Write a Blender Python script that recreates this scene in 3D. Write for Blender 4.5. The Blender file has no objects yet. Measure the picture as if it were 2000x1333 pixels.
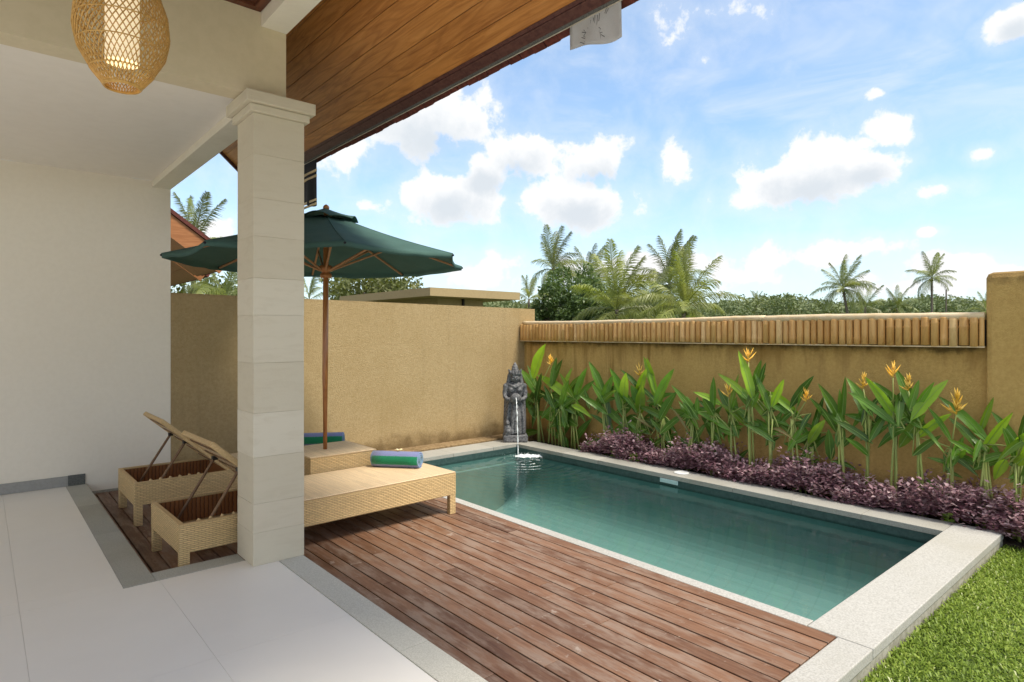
import bpy, bmesh, math, random
import numpy as np
from mathutils import Vector, Matrix
R = math.radians
random.seed(7); rng = np.random.default_rng(7)
scene = bpy.context.scene
C = scene.collection

# ------------------------------------------------------------------ camera
TH = R(49.18)                                   # bearing of the view from the +X axis
CAM_H = 1.5
cam_d = bpy.data.cameras.new('camera'); cam = bpy.data.objects.new('camera', cam_d); C.objects.link(cam)
cam.location = (0, 0, CAM_H); cam.rotation_euler = (R(90), 0, TH - R(90))
cam_d.sensor_width = 36; cam_d.lens = 1205 / 2000 * 36; cam_d.shift_y = -14.5 / 2000
cam_d.clip_start = 0.05; cam_d.clip_end = 6000
scene.camera = cam
FX, FY = math.cos(TH), math.sin(TH); RX, RY = math.sin(TH), -math.cos(TH)

def ray(px, py):
    k = (px - 1000) / 1205
    return Vector((FX + RX * k, FY + RY * k, (652 - py) / 1205))
def onX(px, py, X):
    d = ray(px, py); return Vector((0, 0, CAM_H)) + d * (X / d.x)
def onY(px, py, Y):
    d = ray(px, py); return Vector((0, 0, CAM_H)) + d * (Y / d.y)
def at(px, py, depth):
    return Vector((0, 0, CAM_H)) + ray(px, py) * depth

# ------------------------------------------------------------------ light
SUN_EL = R(62); SUN_DIR = Vector((0.28, -0.95, 0)).normalized()
SKY_STRENGTH = 0.088
scene.view_settings.view_transform = 'Standard'; scene.view_settings.look = 'None'
scene.view_settings.exposure = 1.3; scene.view_settings.gamma = 1.0
scene.view_settings.use_curve_mapping = False
scene.cycles.diffuse_bounces = 5; scene.cycles.max_bounces = 8; scene.cycles.transparent_max_bounces = 10

def nn(nt, typ, **kw):
    n = nt.nodes.new(typ)
    for k, v in kw.items():
        if k in n.bl_rna.properties.keys(): setattr(n, k, v)
    return n
def setin(n, **kw):
    for k, v in kw.items(): n.inputs[k.replace('_', ' ')].default_value = v
def mth(nt, op, a, b=None, c=None, clamp=False):
    n = nt.nodes.new('ShaderNodeMath'); n.operation = op; n.use_clamp = clamp
    for i, v in enumerate((a, b, c)):
        if v is None: continue
        if isinstance(v, (int, float)): n.inputs[i].default_value = v
        else: nt.links.new(v, n.inputs[i])
    return n.outputs[0]
def mixc(nt, fac, a, b, blend='MIX'):
    n = nt.nodes.new('ShaderNodeMix'); n.data_type = 'RGBA'; n.blend_type = blend
    for i, v in ((0, fac), (6, a), (7, b)):
        if hasattr(v, 'links') or isinstance(v, bpy.types.NodeSocket): nt.links.new(v, n.inputs[i])
        elif isinstance(v, (int, float)): n.inputs[i].default_value = v
        else: n.inputs[i].default_value = (*v, 1) if len(v) == 3 else v
    return n.outputs[2]
def ramp(nt, fac, stops, interp='LINEAR'):
    n = nt.nodes.new('ShaderNodeValToRGB'); cr = n.color_ramp; cr.interpolation = interp
    while len(cr.elements) < len(stops): cr.elements.new(0.5)
    for e, (p, c) in zip(cr.elements, stops):
        e.position = p; e.color = (*c, 1) if len(c) == 3 else c
    nt.links.new(fac, n.inputs[0]); return n.outputs[0]
def sstep(nt, v, lo, hi):
    n = nt.nodes.new('ShaderNodeMapRange'); n.interpolation_type = 'SMOOTHSTEP'
    nt.links.new(v, n.inputs[0]); n.inputs[1].default_value = lo; n.inputs[2].default_value = hi
    return n.outputs[0]
def noise(nt, vec, scale, detail=4, rough=0.55, dist=0.0, out=0):
    n = nt.nodes.new('ShaderNodeTexNoise')
    n.inputs['Scale'].default_value = scale; n.inputs['Detail'].default_value = detail
    n.inputs['Roughness'].default_value = rough; n.inputs['Distortion'].default_value = dist
    if vec is not None: nt.links.new(vec, n.inputs['Vector'])
    return n.outputs[out]

def mapped_w(nt, V):
    m = nt.nodes.new('ShaderNodeMapping'); m.inputs['Location'].default_value = (0.0, 0.0, .028); nt.links.new(V, m.inputs[0]); return m.outputs[0]

def build_world():
    w = bpy.data.worlds.new('World'); scene.world = w; w.use_nodes = True
    nt = w.node_tree; nt.nodes.clear(); L = nt.links
    out = nn(nt, 'ShaderNodeOutputWorld'); bg = nn(nt, 'ShaderNodeBackground')
    bg.inputs['Strength'].default_value = SKY_STRENGTH; L.new(bg.outputs[0], out.inputs[0])
    sky = nn(nt, 'ShaderNodeTexSky'); sky.sky_type = 'NISHITA'; sky.sun_disc = False
    sky.sun_elevation = SUN_EL; sky.sun_rotation = math.atan2(SUN_DIR.x, SUN_DIR.y)
    sky.altitude = 200; sky.air_density = 1.0; sky.dust_density = 0.6; sky.ozone_density = 1.6
    tc = nn(nt, 'ShaderNodeTexCoord'); V = tc.outputs['Generated']
    sep = nn(nt, 'ShaderNodeSeparateXYZ'); L.new(V, sep.inputs[0])
    az = mth(nt, 'ARCTAN2', sep.outputs[1], sep.outputs[0])
    el = mth(nt, 'ARCSINE', sep.outputs[2], clamp=False)
    cmb = nn(nt, 'ShaderNodeCombineXYZ'); L.new(az, cmb.inputs[0]); L.new(el, cmb.inputs[1]); AE = cmb.outputs[0]
    # cumulus: clouds of this afternoon at their bearings (px centre, px radii, weight)
    blobs = [(1580, 345, 160, 75, 1.0), (1460, 385, 70, 32, .8), (1690, 330, 80, 40, .85), (1740, 250, 70, 42, .95), (1690, 278, 55, 22, .7),
             (1130, 395, 120, 58, 1.0), (1165, 318, 95, 55, .95), (880, 385, 110, 55, 1.0), (1010, 300, 75, 58, .95), (950, 335, 70, 50, .8),
             (1325, 315, 46, 44, .85), (840, 235, 150, 85, .9), (950, 190, 70, 60, .7), (700, 290, 120, 60, .6), (1830, 372, 75, 24, .85), (1925, 302, 38, 20, .6),
             (1985, 45, 70, 45, .95), (1817, 453, 28, 11, .8), (1240, 520, 240, 40, .75), (1560, 505, 190, 40, .7), (1700, 485, 70, 28, .7), (1850, 520, 110, 28, .75),
             (1960, 545, 80, 26, .85), (1450, 545, 260, 34, .6), (1740, 560, 180, 28, .55), (960, 545, 130, 45, .65), (740, 505, 90, 60, .5), (1330, 60, 150, 80, .42),
             (1380, 20, 120, 50, .42), (1700, 545, 200, 30, .5), (420, 450, 70, 40, .65), (720, 405, 45, 16, .5), (380, 330, 90, 60, .4), (1715, 183, 30, 14, .5)]
    def blobfield(items, dy=0.0, kr=1.0):
        fld = None
        for px, py, rx, ry, wt in items:
            py = py + dy * ry
            d = ray(px, py).normalized(); ca, ce = math.atan2(d.y, d.x), math.asin(d.z)
            d2 = ray(px + rx * kr, py).normalized(); d3 = ray(px, py - ry * kr).normalized()
            ra = abs(math.atan2(d2.y, d2.x) - ca); re = abs(math.asin(d3.z) - ce)
            s = nn(nt, 'ShaderNodeVectorMath'); s.operation = 'MULTIPLY_ADD'; L.new(AE, s.inputs[0])
            s.inputs[1].default_value = (1 / ra, 1 / re, 0); s.inputs[2].default_value = (-ca / ra, -ce / re, 0)
            ln = nn(nt, 'ShaderNodeVectorMath'); ln.operation = 'LENGTH'; L.new(s.outputs[0], ln.inputs[0])
            b = mth(nt, 'MULTIPLY_ADD', ln.outputs['Value'], -0.62 * wt, wt)
            fld = b if fld is None else mth(nt, 'SMOOTH_MAX', fld, b, 0.06)
        return fld
    field = blobfield(blobs)
    big = [b for b in blobs if b[2] * b[3] > 3000 and b[1] < 480 and b[4] > .7]
    under = blobfield([(b[0], b[1], b[2], b[3], .9) for b in big], .42, .72)      # the shaded undersides of the larger clouds
    # the same kind of cloud goes on round the rest of the sky
    far = noise(nt, V, 2.3, 3, .5)
    dcam = nn(nt, 'ShaderNodeVectorMath'); dcam.operation = 'DOT_PRODUCT'; L.new(V, dcam.inputs[0])
    dcam.inputs[1].default_value = (FX, FY, 0.12)
    away = sstep(nt, dcam.outputs['Value'], 0.72, 0.55)
    farf = mth(nt, 'MULTIPLY', mth(nt, 'MULTIPLY_ADD', far, 2.6, -0.85), away)
    field = mth(nt, 'MAXIMUM', field, farf)
    n1 = noise(nt, V, 15.0, 8, .60, .15)
    f = mth(nt, 'MULTIPLY_ADD', mth(nt, 'SUBTRACT', n1, 0.5), 1.75, field)
    mask = sstep(nt, f, 0.30, 0.60)
    mask = mth(nt, 'MAXIMUM', mask, mth(nt, 'MULTIPLY', sstep(nt, f, -.25, 0.6), .30))
    # cirrus veil
    mp = nn(nt, 'ShaderNodeMapping'); mp.inputs['Scale'].default_value = (3, 3, 11); mp.inputs['Rotation'].default_value = (.25, .1, .3); L.new(V, mp.inputs[0])
    veil = sstep(nt, noise(nt, mp.outputs[0], 1.2, 5, .6, .5), .44, .80)
    mask = mth(nt, 'MAXIMUM', mask, mth(nt, 'MULTIPLY', veil, .42))
    # horizon brightening by distant humid air
    hz = sstep(nt, sep.outputs[2], .30, -.02)
    awaysh = mth(nt, 'MULTIPLY', sstep(nt, farf, .75, 1.4), away)
    shade = mth(nt, 'MAXIMUM', sstep(nt, mth(nt, 'MULTIPLY_ADD', mth(nt, 'SUBTRACT', n1, .5), 1.1, under), .22, .85), awaysh)
    cl = mixc(nt, mth(nt, 'MULTIPLY', shade, .9), (4.95, 4.95, 4.95), (3.35, 3.65, 3.95))
    skyc = mixc(nt, 1.0, sky.outputs[0], (.95, 1.08, 1.14), 'MULTIPLY')
    skyc = mixc(nt, mth(nt, 'MULTIPLY_ADD', hz, .46, .16), skyc, (3.9, 4.75, 5.1))
    col = mixc(nt, mask, skyc, cl)
    L.new(col, bg.inputs['Color'])
build_world()
sun_d = bpy.data.lights.new('sun', 'SUN'); sun_d.energy = 2.15; sun_d.angle = R(18); sun_d.color = (1, .92, .79)
sun = bpy.data.objects.new('sun', sun_d); C.objects.link(sun)
sv = Vector((SUN_DIR.x * math.cos(SUN_EL), SUN_DIR.y * math.cos(SUN_EL), math.sin(SUN_EL)))
sun.rotation_euler = sv.to_track_quat('Z', 'Y').to_euler(); sun.location = (0, -5, 12)

# ------------------------------------------------------------------ materials
def newmat(name):
    m = bpy.data.materials.new(name); m.use_nodes = True; nt = m.node_tree
    b = nt.nodes['Principled BSDF']; return m, nt, b
def bump(nt, b, h, strength, dist=.01):
    n = nt.nodes.new('ShaderNodeBump'); n.inputs['Strength'].default_value = strength; n.inputs['Distance'].default_value = dist
    nt.links.new(h, n.inputs['Height']); nt.links.new(n.outputs[0], b.inputs['Normal'])
def objco(nt): return nn(nt, 'ShaderNodeTexCoord').outputs['Object']
def worldco(nt): return nn(nt, 'ShaderNodeNewGeometry').outputs['Position']
def mapped(nt, vec, scale=(1, 1, 1), loc=(0, 0, 0), rot=(0, 0, 0)):
    m = nn(nt, 'ShaderNodeMapping'); m.inputs['Scale'].default_value = scale; m.inputs['Location'].default_value = loc
    m.inputs['Rotation'].default_value = rot; nt.links.new(vec, m.inputs[0]); return m.outputs[0]
def orand(nt): return nn(nt, 'ShaderNodeObjectInfo').outputs['Random']
def vjit(nt, vec):      # shift a texture per object so that copies differ
    r = orand(nt); c = nn(nt, 'ShaderNodeCombineXYZ')
    nt.links.new(mth(nt, 'MULTIPLY', r, 37.0), c.inputs[0]); nt.links.new(mth(nt, 'MULTIPLY', r, 91.0), c.inputs[1])
    a = nn(nt, 'ShaderNodeVectorMath'); a.operation = 'ADD'; nt.links.new(vec, a.inputs[0]); nt.links.new(c.outputs[0], a.inputs[1]); return a.outputs[0]
def speckle(name, c1, c2, scale=60, rough=.8, bs=.15, big=.0, c3=None, detail=3, rnd=.0, spec=.3):
    m, nt, b = newmat(name); P = vjit(nt, worldco(nt)) if rnd else worldco(nt)
    f = sstep(nt, noise(nt, P, scale, detail, .6), .35, .68)
    col = mixc(nt, f, c1, c2)
    if c3: col = mixc(nt, mth(nt, 'MULTIPLY', sstep(nt, noise(nt, P, 1.7, 5, .65), .45, .75), big), col, c3)
    if rnd: col = mixc(nt, 1.0, col, ramp(nt, orand(nt), [(0, (1 - rnd,) * 3), (1, (1 + rnd * .3,) * 3)]), 'MULTIPLY')
    nt.links.new(col, b.inputs['Base Color']); b.inputs['Roughness'].default_value = rough; b.inputs['Specular IOR Level'].default_value = spec
    bump(nt, b, noise(nt, P, scale * 1.6, 4, .6), bs, .004); return m
M = {}
M['white'] = speckle('white_plaster', (.84, .775, .67), (.82, .755, .65), 25, .85, .08, .25, (.79, .72, .61))
M['beam'] = speckle('cream_plaster', (.80, .75, .64), (.78, .73, .62), 18, .85, .05, .25, (.56, .50, .39))
M['tan'] = speckle('tan_plaster', (.66, .575, .41), (.63, .55, .385), 18, .85, .05, .3, (.59, .505, .35))
M['ceil'] = speckle('ceiling_paint', (.84, .79, .72), (.82, .77, .70), 9, .9, .02)
M['tile'] = speckle('white_floor_tile', (.80, .765, .71), (.785, .75, .695), 3, .36, .0, .2, (.76, .72, .66), spec=.4)
M['grout'] = speckle('grout', (.72, .69, .64), (.66, .63, .58), 80, .9)
M['grey'] = speckle('grey_andesite', (.46, .455, .41), (.33, .325, .285), 150, .75, .25, .5, (.30, .30, .26), 4, .12)
M['grey_sunlit'] = speckle('sunlit_andesite', (.60, .585, .52), (.46, .445, .385), 150, .75, .25, .5, (.50, .49, .43), 4, .08)  # same andesite, sunlight on the right-hand strip put into a paler colour
M['coping2'] = speckle('worn_coping_stone', (.39, .38, .34), (.29, .28, .25), 120, .8, .3, .6, (.27, .255, .205), 4, .15)
M['dkgrey'] = speckle('dark_andesite', (.15, .155, .145), (.08, .085, .08), 120, .8, .4)
M['skirt'] = speckle('skirting_tile', (.33, .325, .31), (.30, .295, .28), 40, .5)
M['coping'] = speckle('pale_coping_stone', (.49, .48, .45), (.35, .34, .315), 110, .75, .2, .5, (.38, .365, .315), 4, .1)
M['copside'] = speckle('rough_concrete', (.42, .40, .34), (.30, .28, .23), 30, .9, .6, .7, (.20, .19, .14))
M['soil'] = speckle('garden_soil', (.06, .045, .03), (.03, .022, .015), 40, .95, .8)
M['earth'] = speckle('field_green', (.07, .085, .03), (.04, .06, .02), 3, .95, .2)
M['ledge'] = speckle('brown_ledge', (.30, .21, .11), (.17, .11, .05), 22, .9, .7, .6, (.10, .065, .03))
M['lawn'] = speckle('lawn_earth', (.10, .15, .025), (.05, .08, .015), 60, .95, .8)
M['statue'] = speckle('carved_lava_stone', (.19, .19, .195), (.06, .06, .065), 38, .75, .9, .5, (.04, .04, .045))
M['iron'] = speckle('dark_iron', (.03, .022, .018), (.02, .016, .013), 60, .5)
M['trim'] = speckle('purple_brown_trim', (.12, .052, .042), (.075, .03, .027), 30, .4, .1)
M['rtile'] = speckle('red_roof_tile', (.17, .045, .032), (.10, .026, .02), 30, .7, .3, .4, (.06, .02, .017), rnd=.3)
M['strip'] = speckle('pale_metal_strip', (.55, .50, .42), (.48, .43, .35), 40, .4)
M['plastic'] = speckle('white_plastic', (.75, .76, .74), (.70, .72, .71), 40, .4)
M['skim'] = speckle('skimmer_plate', (.45, .60, .60), (.40, .55, .55), 30, .35)
M['ink'] = speckle('grey_ink', (.12, .12, .13), (.09, .09, .1), 40, .9)
M['black'] = speckle('black_cloth', (.02, .022, .028), (.014, .015, .02), 90, .75)
M['gold'] = speckle('gold_band', (.70, .55, .30), (.58, .43, .2), 70, .5)

def plaster_ochre(name, stains, ca=(.45, .335, .18), cb=(.38, .275, .135), cc=(.35, .25, .115)):
    m, nt, b = newmat(name); P = worldco(nt)
    c = mixc(nt, sstep(nt, noise(nt, P, 34, 4, .65), .3, .72), ca, cb)
    c = mixc(nt, mth(nt, 'MULTIPLY', sstep(nt, noise(nt, P, 1.1, 5, .6), .42, .75), .55), c, cc)
    sep = nn(nt, 'ShaderNodeSeparateXYZ'); nt.links.new(P, sep.inputs[0])
    if stains:
        n = noise(nt, mapped(nt, P, (1, 2.4, .55)), 2.0, 6, .62, .4)
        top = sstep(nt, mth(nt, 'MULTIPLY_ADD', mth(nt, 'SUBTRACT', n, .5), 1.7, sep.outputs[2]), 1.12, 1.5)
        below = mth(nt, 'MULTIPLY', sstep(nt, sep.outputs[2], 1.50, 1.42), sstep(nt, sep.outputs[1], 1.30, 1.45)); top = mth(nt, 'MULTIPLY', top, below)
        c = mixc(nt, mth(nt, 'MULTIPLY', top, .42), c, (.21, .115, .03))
        run = sstep(nt, noise(nt, mapped(nt, P, (1, 5.5, .28)), 1.6, 5, .6, .2), .52, .74)
        run = mth(nt, 'MULTIPLY', run, sstep(nt, sep.outputs[1], 2.2, 5.0))
        c = mixc(nt, mth(nt, 'MULTIPLY', run, .66), c, (.20, .105, .022))
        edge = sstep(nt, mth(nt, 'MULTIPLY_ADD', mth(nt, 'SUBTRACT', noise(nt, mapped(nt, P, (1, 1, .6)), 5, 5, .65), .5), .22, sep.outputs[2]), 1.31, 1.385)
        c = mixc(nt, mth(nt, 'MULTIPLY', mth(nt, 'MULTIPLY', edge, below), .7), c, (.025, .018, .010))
    rain = sstep(nt, noise(nt, mapped(nt, P, (4.2, 4.2, .22)), 1.8, 6, .62, .25), .50, .72)
    c = mixc(nt, mth(nt, 'MULTIPLY', rain, .20), c, tuple(x * .62 for x in cb))
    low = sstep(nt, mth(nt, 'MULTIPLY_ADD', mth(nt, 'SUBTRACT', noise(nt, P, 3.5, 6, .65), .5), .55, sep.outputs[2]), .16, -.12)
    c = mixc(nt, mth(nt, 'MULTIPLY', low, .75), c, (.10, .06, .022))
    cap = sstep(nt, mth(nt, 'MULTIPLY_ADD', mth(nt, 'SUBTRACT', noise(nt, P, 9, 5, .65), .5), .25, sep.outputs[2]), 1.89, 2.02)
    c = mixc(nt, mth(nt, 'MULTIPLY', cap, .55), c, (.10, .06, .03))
    nt.links.new(c, b.inputs['Base Color']); b.inputs['Roughness'].default_value = .92; b.inputs['Specular IOR Level'].default_value = .15
    bump(nt, b, noise(nt, P, 75, 6, .72), .8, .014); return m
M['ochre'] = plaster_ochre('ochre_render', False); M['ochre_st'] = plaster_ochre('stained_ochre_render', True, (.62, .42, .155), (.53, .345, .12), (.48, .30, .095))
M['pavtan'] = speckle('pavilion_render', (.42, .32, .17), (.38, .285, .15), 20, .9, .1, .3, (.33, .24, .12))

def stone_block():
    m, nt, b = newmat('cream_limestone'); P = vjit(nt, worldco(nt)); r = orand(nt)
    base = ramp(nt, r, [(0, (.62, .555, .43)), (.35, (.665, .605, .485)), (.65, (.605, .545, .42)), (1, (.69, .635, .515))])
    st = noise(nt, mapped(nt, P, (2, 2, 9)), 3.0, 5, .6, .6)
    c = mixc(nt, mth(nt, 'MULTIPLY', sstep(nt, st, .45, .72), .22), base, (.50, .43, .31))
    pit = sstep(nt, noise(nt, P, 95, 3, .7), .70, .76)
    c = mixc(nt, mth(nt, 'MULTIPLY', pit, .45), c, (.30, .26, .19))
    nt.links.new(c, b.inputs['Base Color']); b.inputs['Roughness'].default_value = .82; b.inputs['Specular IOR Level'].default_value = .2
    h = mth(nt, 'SUBTRACT', noise(nt, P, 40, 4, .6), mth(nt, 'MULTIPLY', pit, .8)); bump(nt, b, h, .22, .005); return m
M['lime'] = stone_block()

def wood(name, dark, mid, light, axis=1, gs=1.0, rough=.55, weather=None, rnd=1.0, spec=.35, fig=.5):
    m, nt, b = newmat(name); P = vjit(nt, objco(nt))
    sc = [14, 14, 14]; sc[axis] = .9
    g = noise(nt, mapped(nt, P, [s * gs for s in sc]), 2.2, 7, .62, 1.6)
    c = ramp(nt, g, [(.25, dark), (.5, mid), (.78, light)])
    sc2 = [5.5, 5.5, 5.5]; sc2[axis] = .75
    hf = noise(nt, mapped(nt, P, [q * gs for q in sc2]), .8, 2, .5, .6)       # cathedral figure: contour lines of a smooth field
    wv = mth(nt, 'MULTIPLY_ADD', mth(nt, 'SINE', mth(nt, 'MULTIPLY', hf, 95)), .5, .5); wv = mth(nt, 'POWER', wv, 2.5)
    c = mixc(nt, mth(nt, 'MULTIPLY', wv, fig), c, dark)
    if rnd: c = mixc(nt, 1.0, c, ramp(nt, orand(nt), [(0, (1 - .42 * rnd, 1 - .48 * rnd, 1 - .5 * rnd)), (.5, (1, .97, .96)), (1, (1 + .22 * rnd, 1 + .22 * rnd, 1 + .25 * rnd))]), 'MULTIPLY')
    if weather:
        W = worldco(nt)
        wm = sstep(nt, noise(nt, mapped(nt, vjit(nt, W), (6, 1.5, 6)), 2.2, 7, .70), .42, .66)
        c = mixc(nt, mth(nt, 'MULTIPLY', wm, .78), c, weather)
        spot = sstep(nt, noise(nt, W, 12, 6, .72, .4), .61, .70)
        c = mixc(nt, mth(nt, 'MULTIPLY', spot, .55), c, (.46, .39, .33))
    nt.links.new(c, b.inputs['Base Color']); b.inputs['Roughness'].default_value = rough; b.inputs['Specular IOR Level'].default_value = spec
    bump(nt, b, g, .25, .003); return m
M['deck'] = wood('weathered_deck_wood', (.105, .046, .023), (.19, .098, .054), (.26, .155, .095), 1, 1, .5, (.275, .200, .152), 1.0, .3, .12)
M['soffit'] = wood('laminate_soffit_wood', (.25, .085, .018), (.49, .21, .052), (.61, .295, .09), 1, .75, .38, None, .25, .4, .36)
M['brownceil'] = wood('dark_ceiling_wood', (.06, .02, .01), (.12, .04, .02), (.17, .06, .03), 1, 1, .5, None, .3)
M['pole'] = wood('varnished_pole_wood', (.24, .08, .022), (.42, .165, .05), (.54, .24, .08), 2, 1.2, .28, None, .0, .5, .3)
M['rib'] = wood('umbrella_rib_wood', (.22, .10, .04), (.40, .20, .09), (.50, .28, .14), 0, 1.2, .45, None, .0, .4, .2)
M['strut'] = wood('lounger_strut_wood', (.10, .05, .025), (.20, .11, .05), (.30, .17, .08), 2, 1.5, .5, None, .2, .4, .2)
M['nroof'] = wood('orange_timber', (.24, .09, .03), (.38, .165, .065), (.46, .22, .095), 0, .6, .5, None, .25, .3, .25)
M['trunk'] = speckle('palm_trunk', (.20, .17, .13), (.10, .085, .065), 14, .9, .6)
M['bark'] = speckle('tree_bark', (.13, .10, .07), (.07, .05, .035), 12, .9, .6)

def bamboo():
    m, nt, b = newmat('bamboo'); P = vjit(nt, objco(nt)); r = orand(nt)
    base = ramp(nt, r, [(0, (.54, .285, .085)), (.4, (.68, .41, .15)), (.75, (.61, .34, .11)), (1, (.74, .51, .24))])
    n = noise(nt, mapped(nt, P, (9, 9, 2.0)), 3, 6, .65, .6)
    c = mixc(nt, mth(nt, 'MULTIPLY', sstep(nt, n, .5, .72), .6), base, (.34, .155, .045))
    c = mixc(nt, mth(nt, 'MULTIPLY', sstep(nt, n, .46, .28), .45), c, (.66, .44, .20))
    nt.links.new(c, b.inputs['Base Color']); b.inputs['Roughness'].default_value = .42; b.inputs['Specular IOR Level'].default_value = .4
    bump(nt, b, n, .2, .004); return m
M['bamboo'] = bamboo()
M['bamrail'] = speckle('pale_bamboo', (.74, .60, .40), (.66, .51, .30), 9, .4, .05, .5, (.56, .39, .19), rnd=.1)

def wicker(name, dark, light, rowp=.0125, colp=.034, amp=.5, bs=.7, swap=False):
    m, nt, b = newmat(name); uv = nn(nt, 'ShaderNodeTexCoord').outputs['UV']
    s = nn(nt, 'ShaderNodeSeparateXYZ'); nt.links.new(uv, s.inputs[0]); u, v = (s.outputs[1], s.outputs[0]) if swap else (s.outputs[0], s.outputs[1])
    wob = noise(nt, uv, 26, 2, .5)
    v = mth(nt, 'MULTIPLY_ADD', mth(nt, 'SUBTRACT', wob, .5), rowp * .55, v)
    u = mth(nt, 'MULTIPLY_ADD', mth(nt, 'SUBTRACT', wob, .5), colp * .35, u)
    vr = mth(nt, 'DIVIDE', v, rowp); row = mth(nt, 'FLOOR', vr); fr = mth(nt, 'FRACT', vr)
    prof = mth(nt, 'POWER', mth(nt, 'SINE', mth(nt, 'MULTIPLY', fr, math.pi)), .55)
    uc = mth(nt, 'MULTIPLY_ADD', row, .5, mth(nt, 'DIVIDE', u, colp)); fc = mth(nt, 'FRACT', uc)
    over = mth(nt, 'POWER', mth(nt, 'SINE', mth(nt, 'MULTIPLY', fc, math.pi)), .35)      # long flat float of one strand, dipping under at its ends
    h = mth(nt, 'MULTIPLY', prof, mth(nt, 'MULTIPLY_ADD', over, amp, 1 - amp))
    c = mixc(nt, sstep(nt, h, .15, .8), dark, light)
    cell = nn(nt, 'ShaderNodeTexWhiteNoise'); cell.noise_dimensions = '2D'; cb = nn(nt, 'ShaderNodeCombineXYZ'); nt.links.new(row, cb.inputs[0]); nt.links.new(mth(nt, 'FLOOR', uc), cb.inputs[1]); nt.links.new(cb.outputs[0], cell.inputs[0])
    c = mixc(nt, mth(nt, 'MULTIPLY', cell.outputs['Value'], .42), c, tuple(x * .55 for x in light))
    nt.links.new(c, b.inputs['Base Color']); b.inputs['Roughness'].default_value = .48; b.inputs['Specular IOR Level'].default_value = .35
    bump(nt, b, h, bs, .005); return m
M['wick'] = wicker('woven_wicker', (.15, .07, .018), (.74, .53, .26), .0125, .045, .6)
M['wicktop'] = wicker('wicker_top', (.44, .28, .14), (.80, .61, .38), .015, .3, .1)
M['wickin'] = wicker('wicker_inner', (.05, .014, .005), (.30, .115, .035), .03, .3, .1, swap=True)
M['wickedge'] = speckle('wicker_binding', (.60, .43, .22), (.50, .34, .16), 90, .5, .3)
M['lattice'] = speckle('rattan_strip', (.55, .33, .10), (.43, .24, .06), 50, .45, .1)

def fabric(name, col, trans=.12, fine=400):
    m, nt, b = newmat(name); P = objco(nt)
    c = mixc(nt, noise(nt, P, 5, 5, .6), tuple(x * .82 for x in col), tuple(min(1, x * 1.2) for x in col))
    nt.links.new(c, b.inputs['Base Color']); b.inputs['Roughness'].default_value = .82; b.inputs['Specular IOR Level'].default_value = .2
    h = mth(nt, 'ADD', noise(nt, P, fine, 2), mth(nt, 'MULTIPLY', noise(nt, P, 9, 4), 2.5)); bump(nt, b, h, .25, .01)
    if trans:
        tr = nn(nt, 'ShaderNodeBsdfTranslucent'); nt.links.new(c, tr.inputs[0]); mx = nn(nt, 'ShaderNodeMixShader'); mx.inputs[0].default_value = trans
        nt.links.new(b.outputs[0], mx.inputs[1]); nt.links.new(tr.outputs[0], mx.inputs[2]); nt.links.new(mx.outputs[0], nt.nodes['Material Output'].inputs[0])
    return m
M['green'] = fabric('green_canvas', (.075, .148, .127), .2)
M['cloth'] = fabric('white_cotton', (.62, .62, .63), .25)

def towel_mat():
    m, nt, b = newmat('striped_towel'); P = objco(nt); s = nn(nt, 'ShaderNodeSeparateXYZ'); nt.links.new(P, s.inputs[0])
    z = mth(nt, 'MULTIPLY_ADD', noise(nt, P, 60, 3), .012, s.outputs[2])
    g = mth(nt, 'MULTIPLY', sstep(nt, z, -.038, -.030), sstep(nt, z, .048, .040))
    c = mixc(nt, g, (.19, .21, .38), (.012, .19, .085))
    e = sstep(nt, mth(nt, 'ABSOLUTE', s.outputs[0]), .212, .222)
    c = mixc(nt, mth(nt, 'MULTIPLY', e, .75), c, (.20, .30, .50))
    nt.links.new(c, b.inputs['Base Color']); b.inputs['Roughness'].default_value = .95; b.inputs['Sheen Weight'].default_value = .3; b.inputs['Specular IOR Level'].default_value = .1
    bump(nt, b, noise(nt, P, 260, 3, .7), .8, .006); return m
M['towel'] = towel_mat()

def leafmat(name, c1, c2, trans=.3, rough=.4, scale=6, spec=.4, rnd=.3, back=None):
    m, nt, b = newmat(name); P = worldco(nt)
    c = mixc(nt, sstep(nt, noise(nt, P, scale, 3, .6), .3, .7), c1, c2)
    if rnd: c = mixc(nt, 1.0, c, ramp(nt, orand(nt), [(0, (1 - rnd,) * 3), (1, (1 + rnd,) * 3)]), 'MULTIPLY')
    nt.links.new(c, b.inputs['Base Color']); b.inputs['Roughness'].default_value = rough; b.inputs['Specular IOR Level'].default_value = spec
    tr = nn(nt, 'ShaderNodeBsdfTranslucent'); nt.links.new(mixc(nt, 1.0, c, (1.5, 1.5, .6), 'MULTIPLY'), tr.inputs[0])
    mx = nn(nt, 'ShaderNodeMixShader'); mx.inputs[0].default_value = trans
    nt.links.new(b.outputs[0], mx.inputs[1]); nt.links.new(tr.outputs[0], mx.inputs[2]); nt.links.new(mx.outputs[0], nt.nodes['Material Output'].inputs[0]); return m
def helimat(name, c1, c2, tr_):
    m = leafmat(name, c1, c2, tr_, .34, 3, .5, .45); nt = m.node_tree; b = nt.nodes['Principled BSDF']; P = worldco(nt)
    src = b.inputs['Base Color'].links[0].from_socket
    br = sstep(nt, noise(nt, P, 14, 5, .7), .64, .72); c = mixc(nt, mth(nt, 'MULTIPLY', br, .55), src, (.20, .13, .03))
    ye = sstep(nt, noise(nt, P, 3.1, 3, .6), .55, .75); c = mixc(nt, mth(nt, 'MULTIPLY', ye, .5), c, (.20, .28, .03))
    nt.links.new(c, b.inputs['Base Color']); bump(nt, b, noise(nt, P, 40, 3, .6), .25, .01); return m
M['heli'] = helimat('heliconia_leaf', (.068, .165, .016), (.12, .25, .026), .25)
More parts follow.
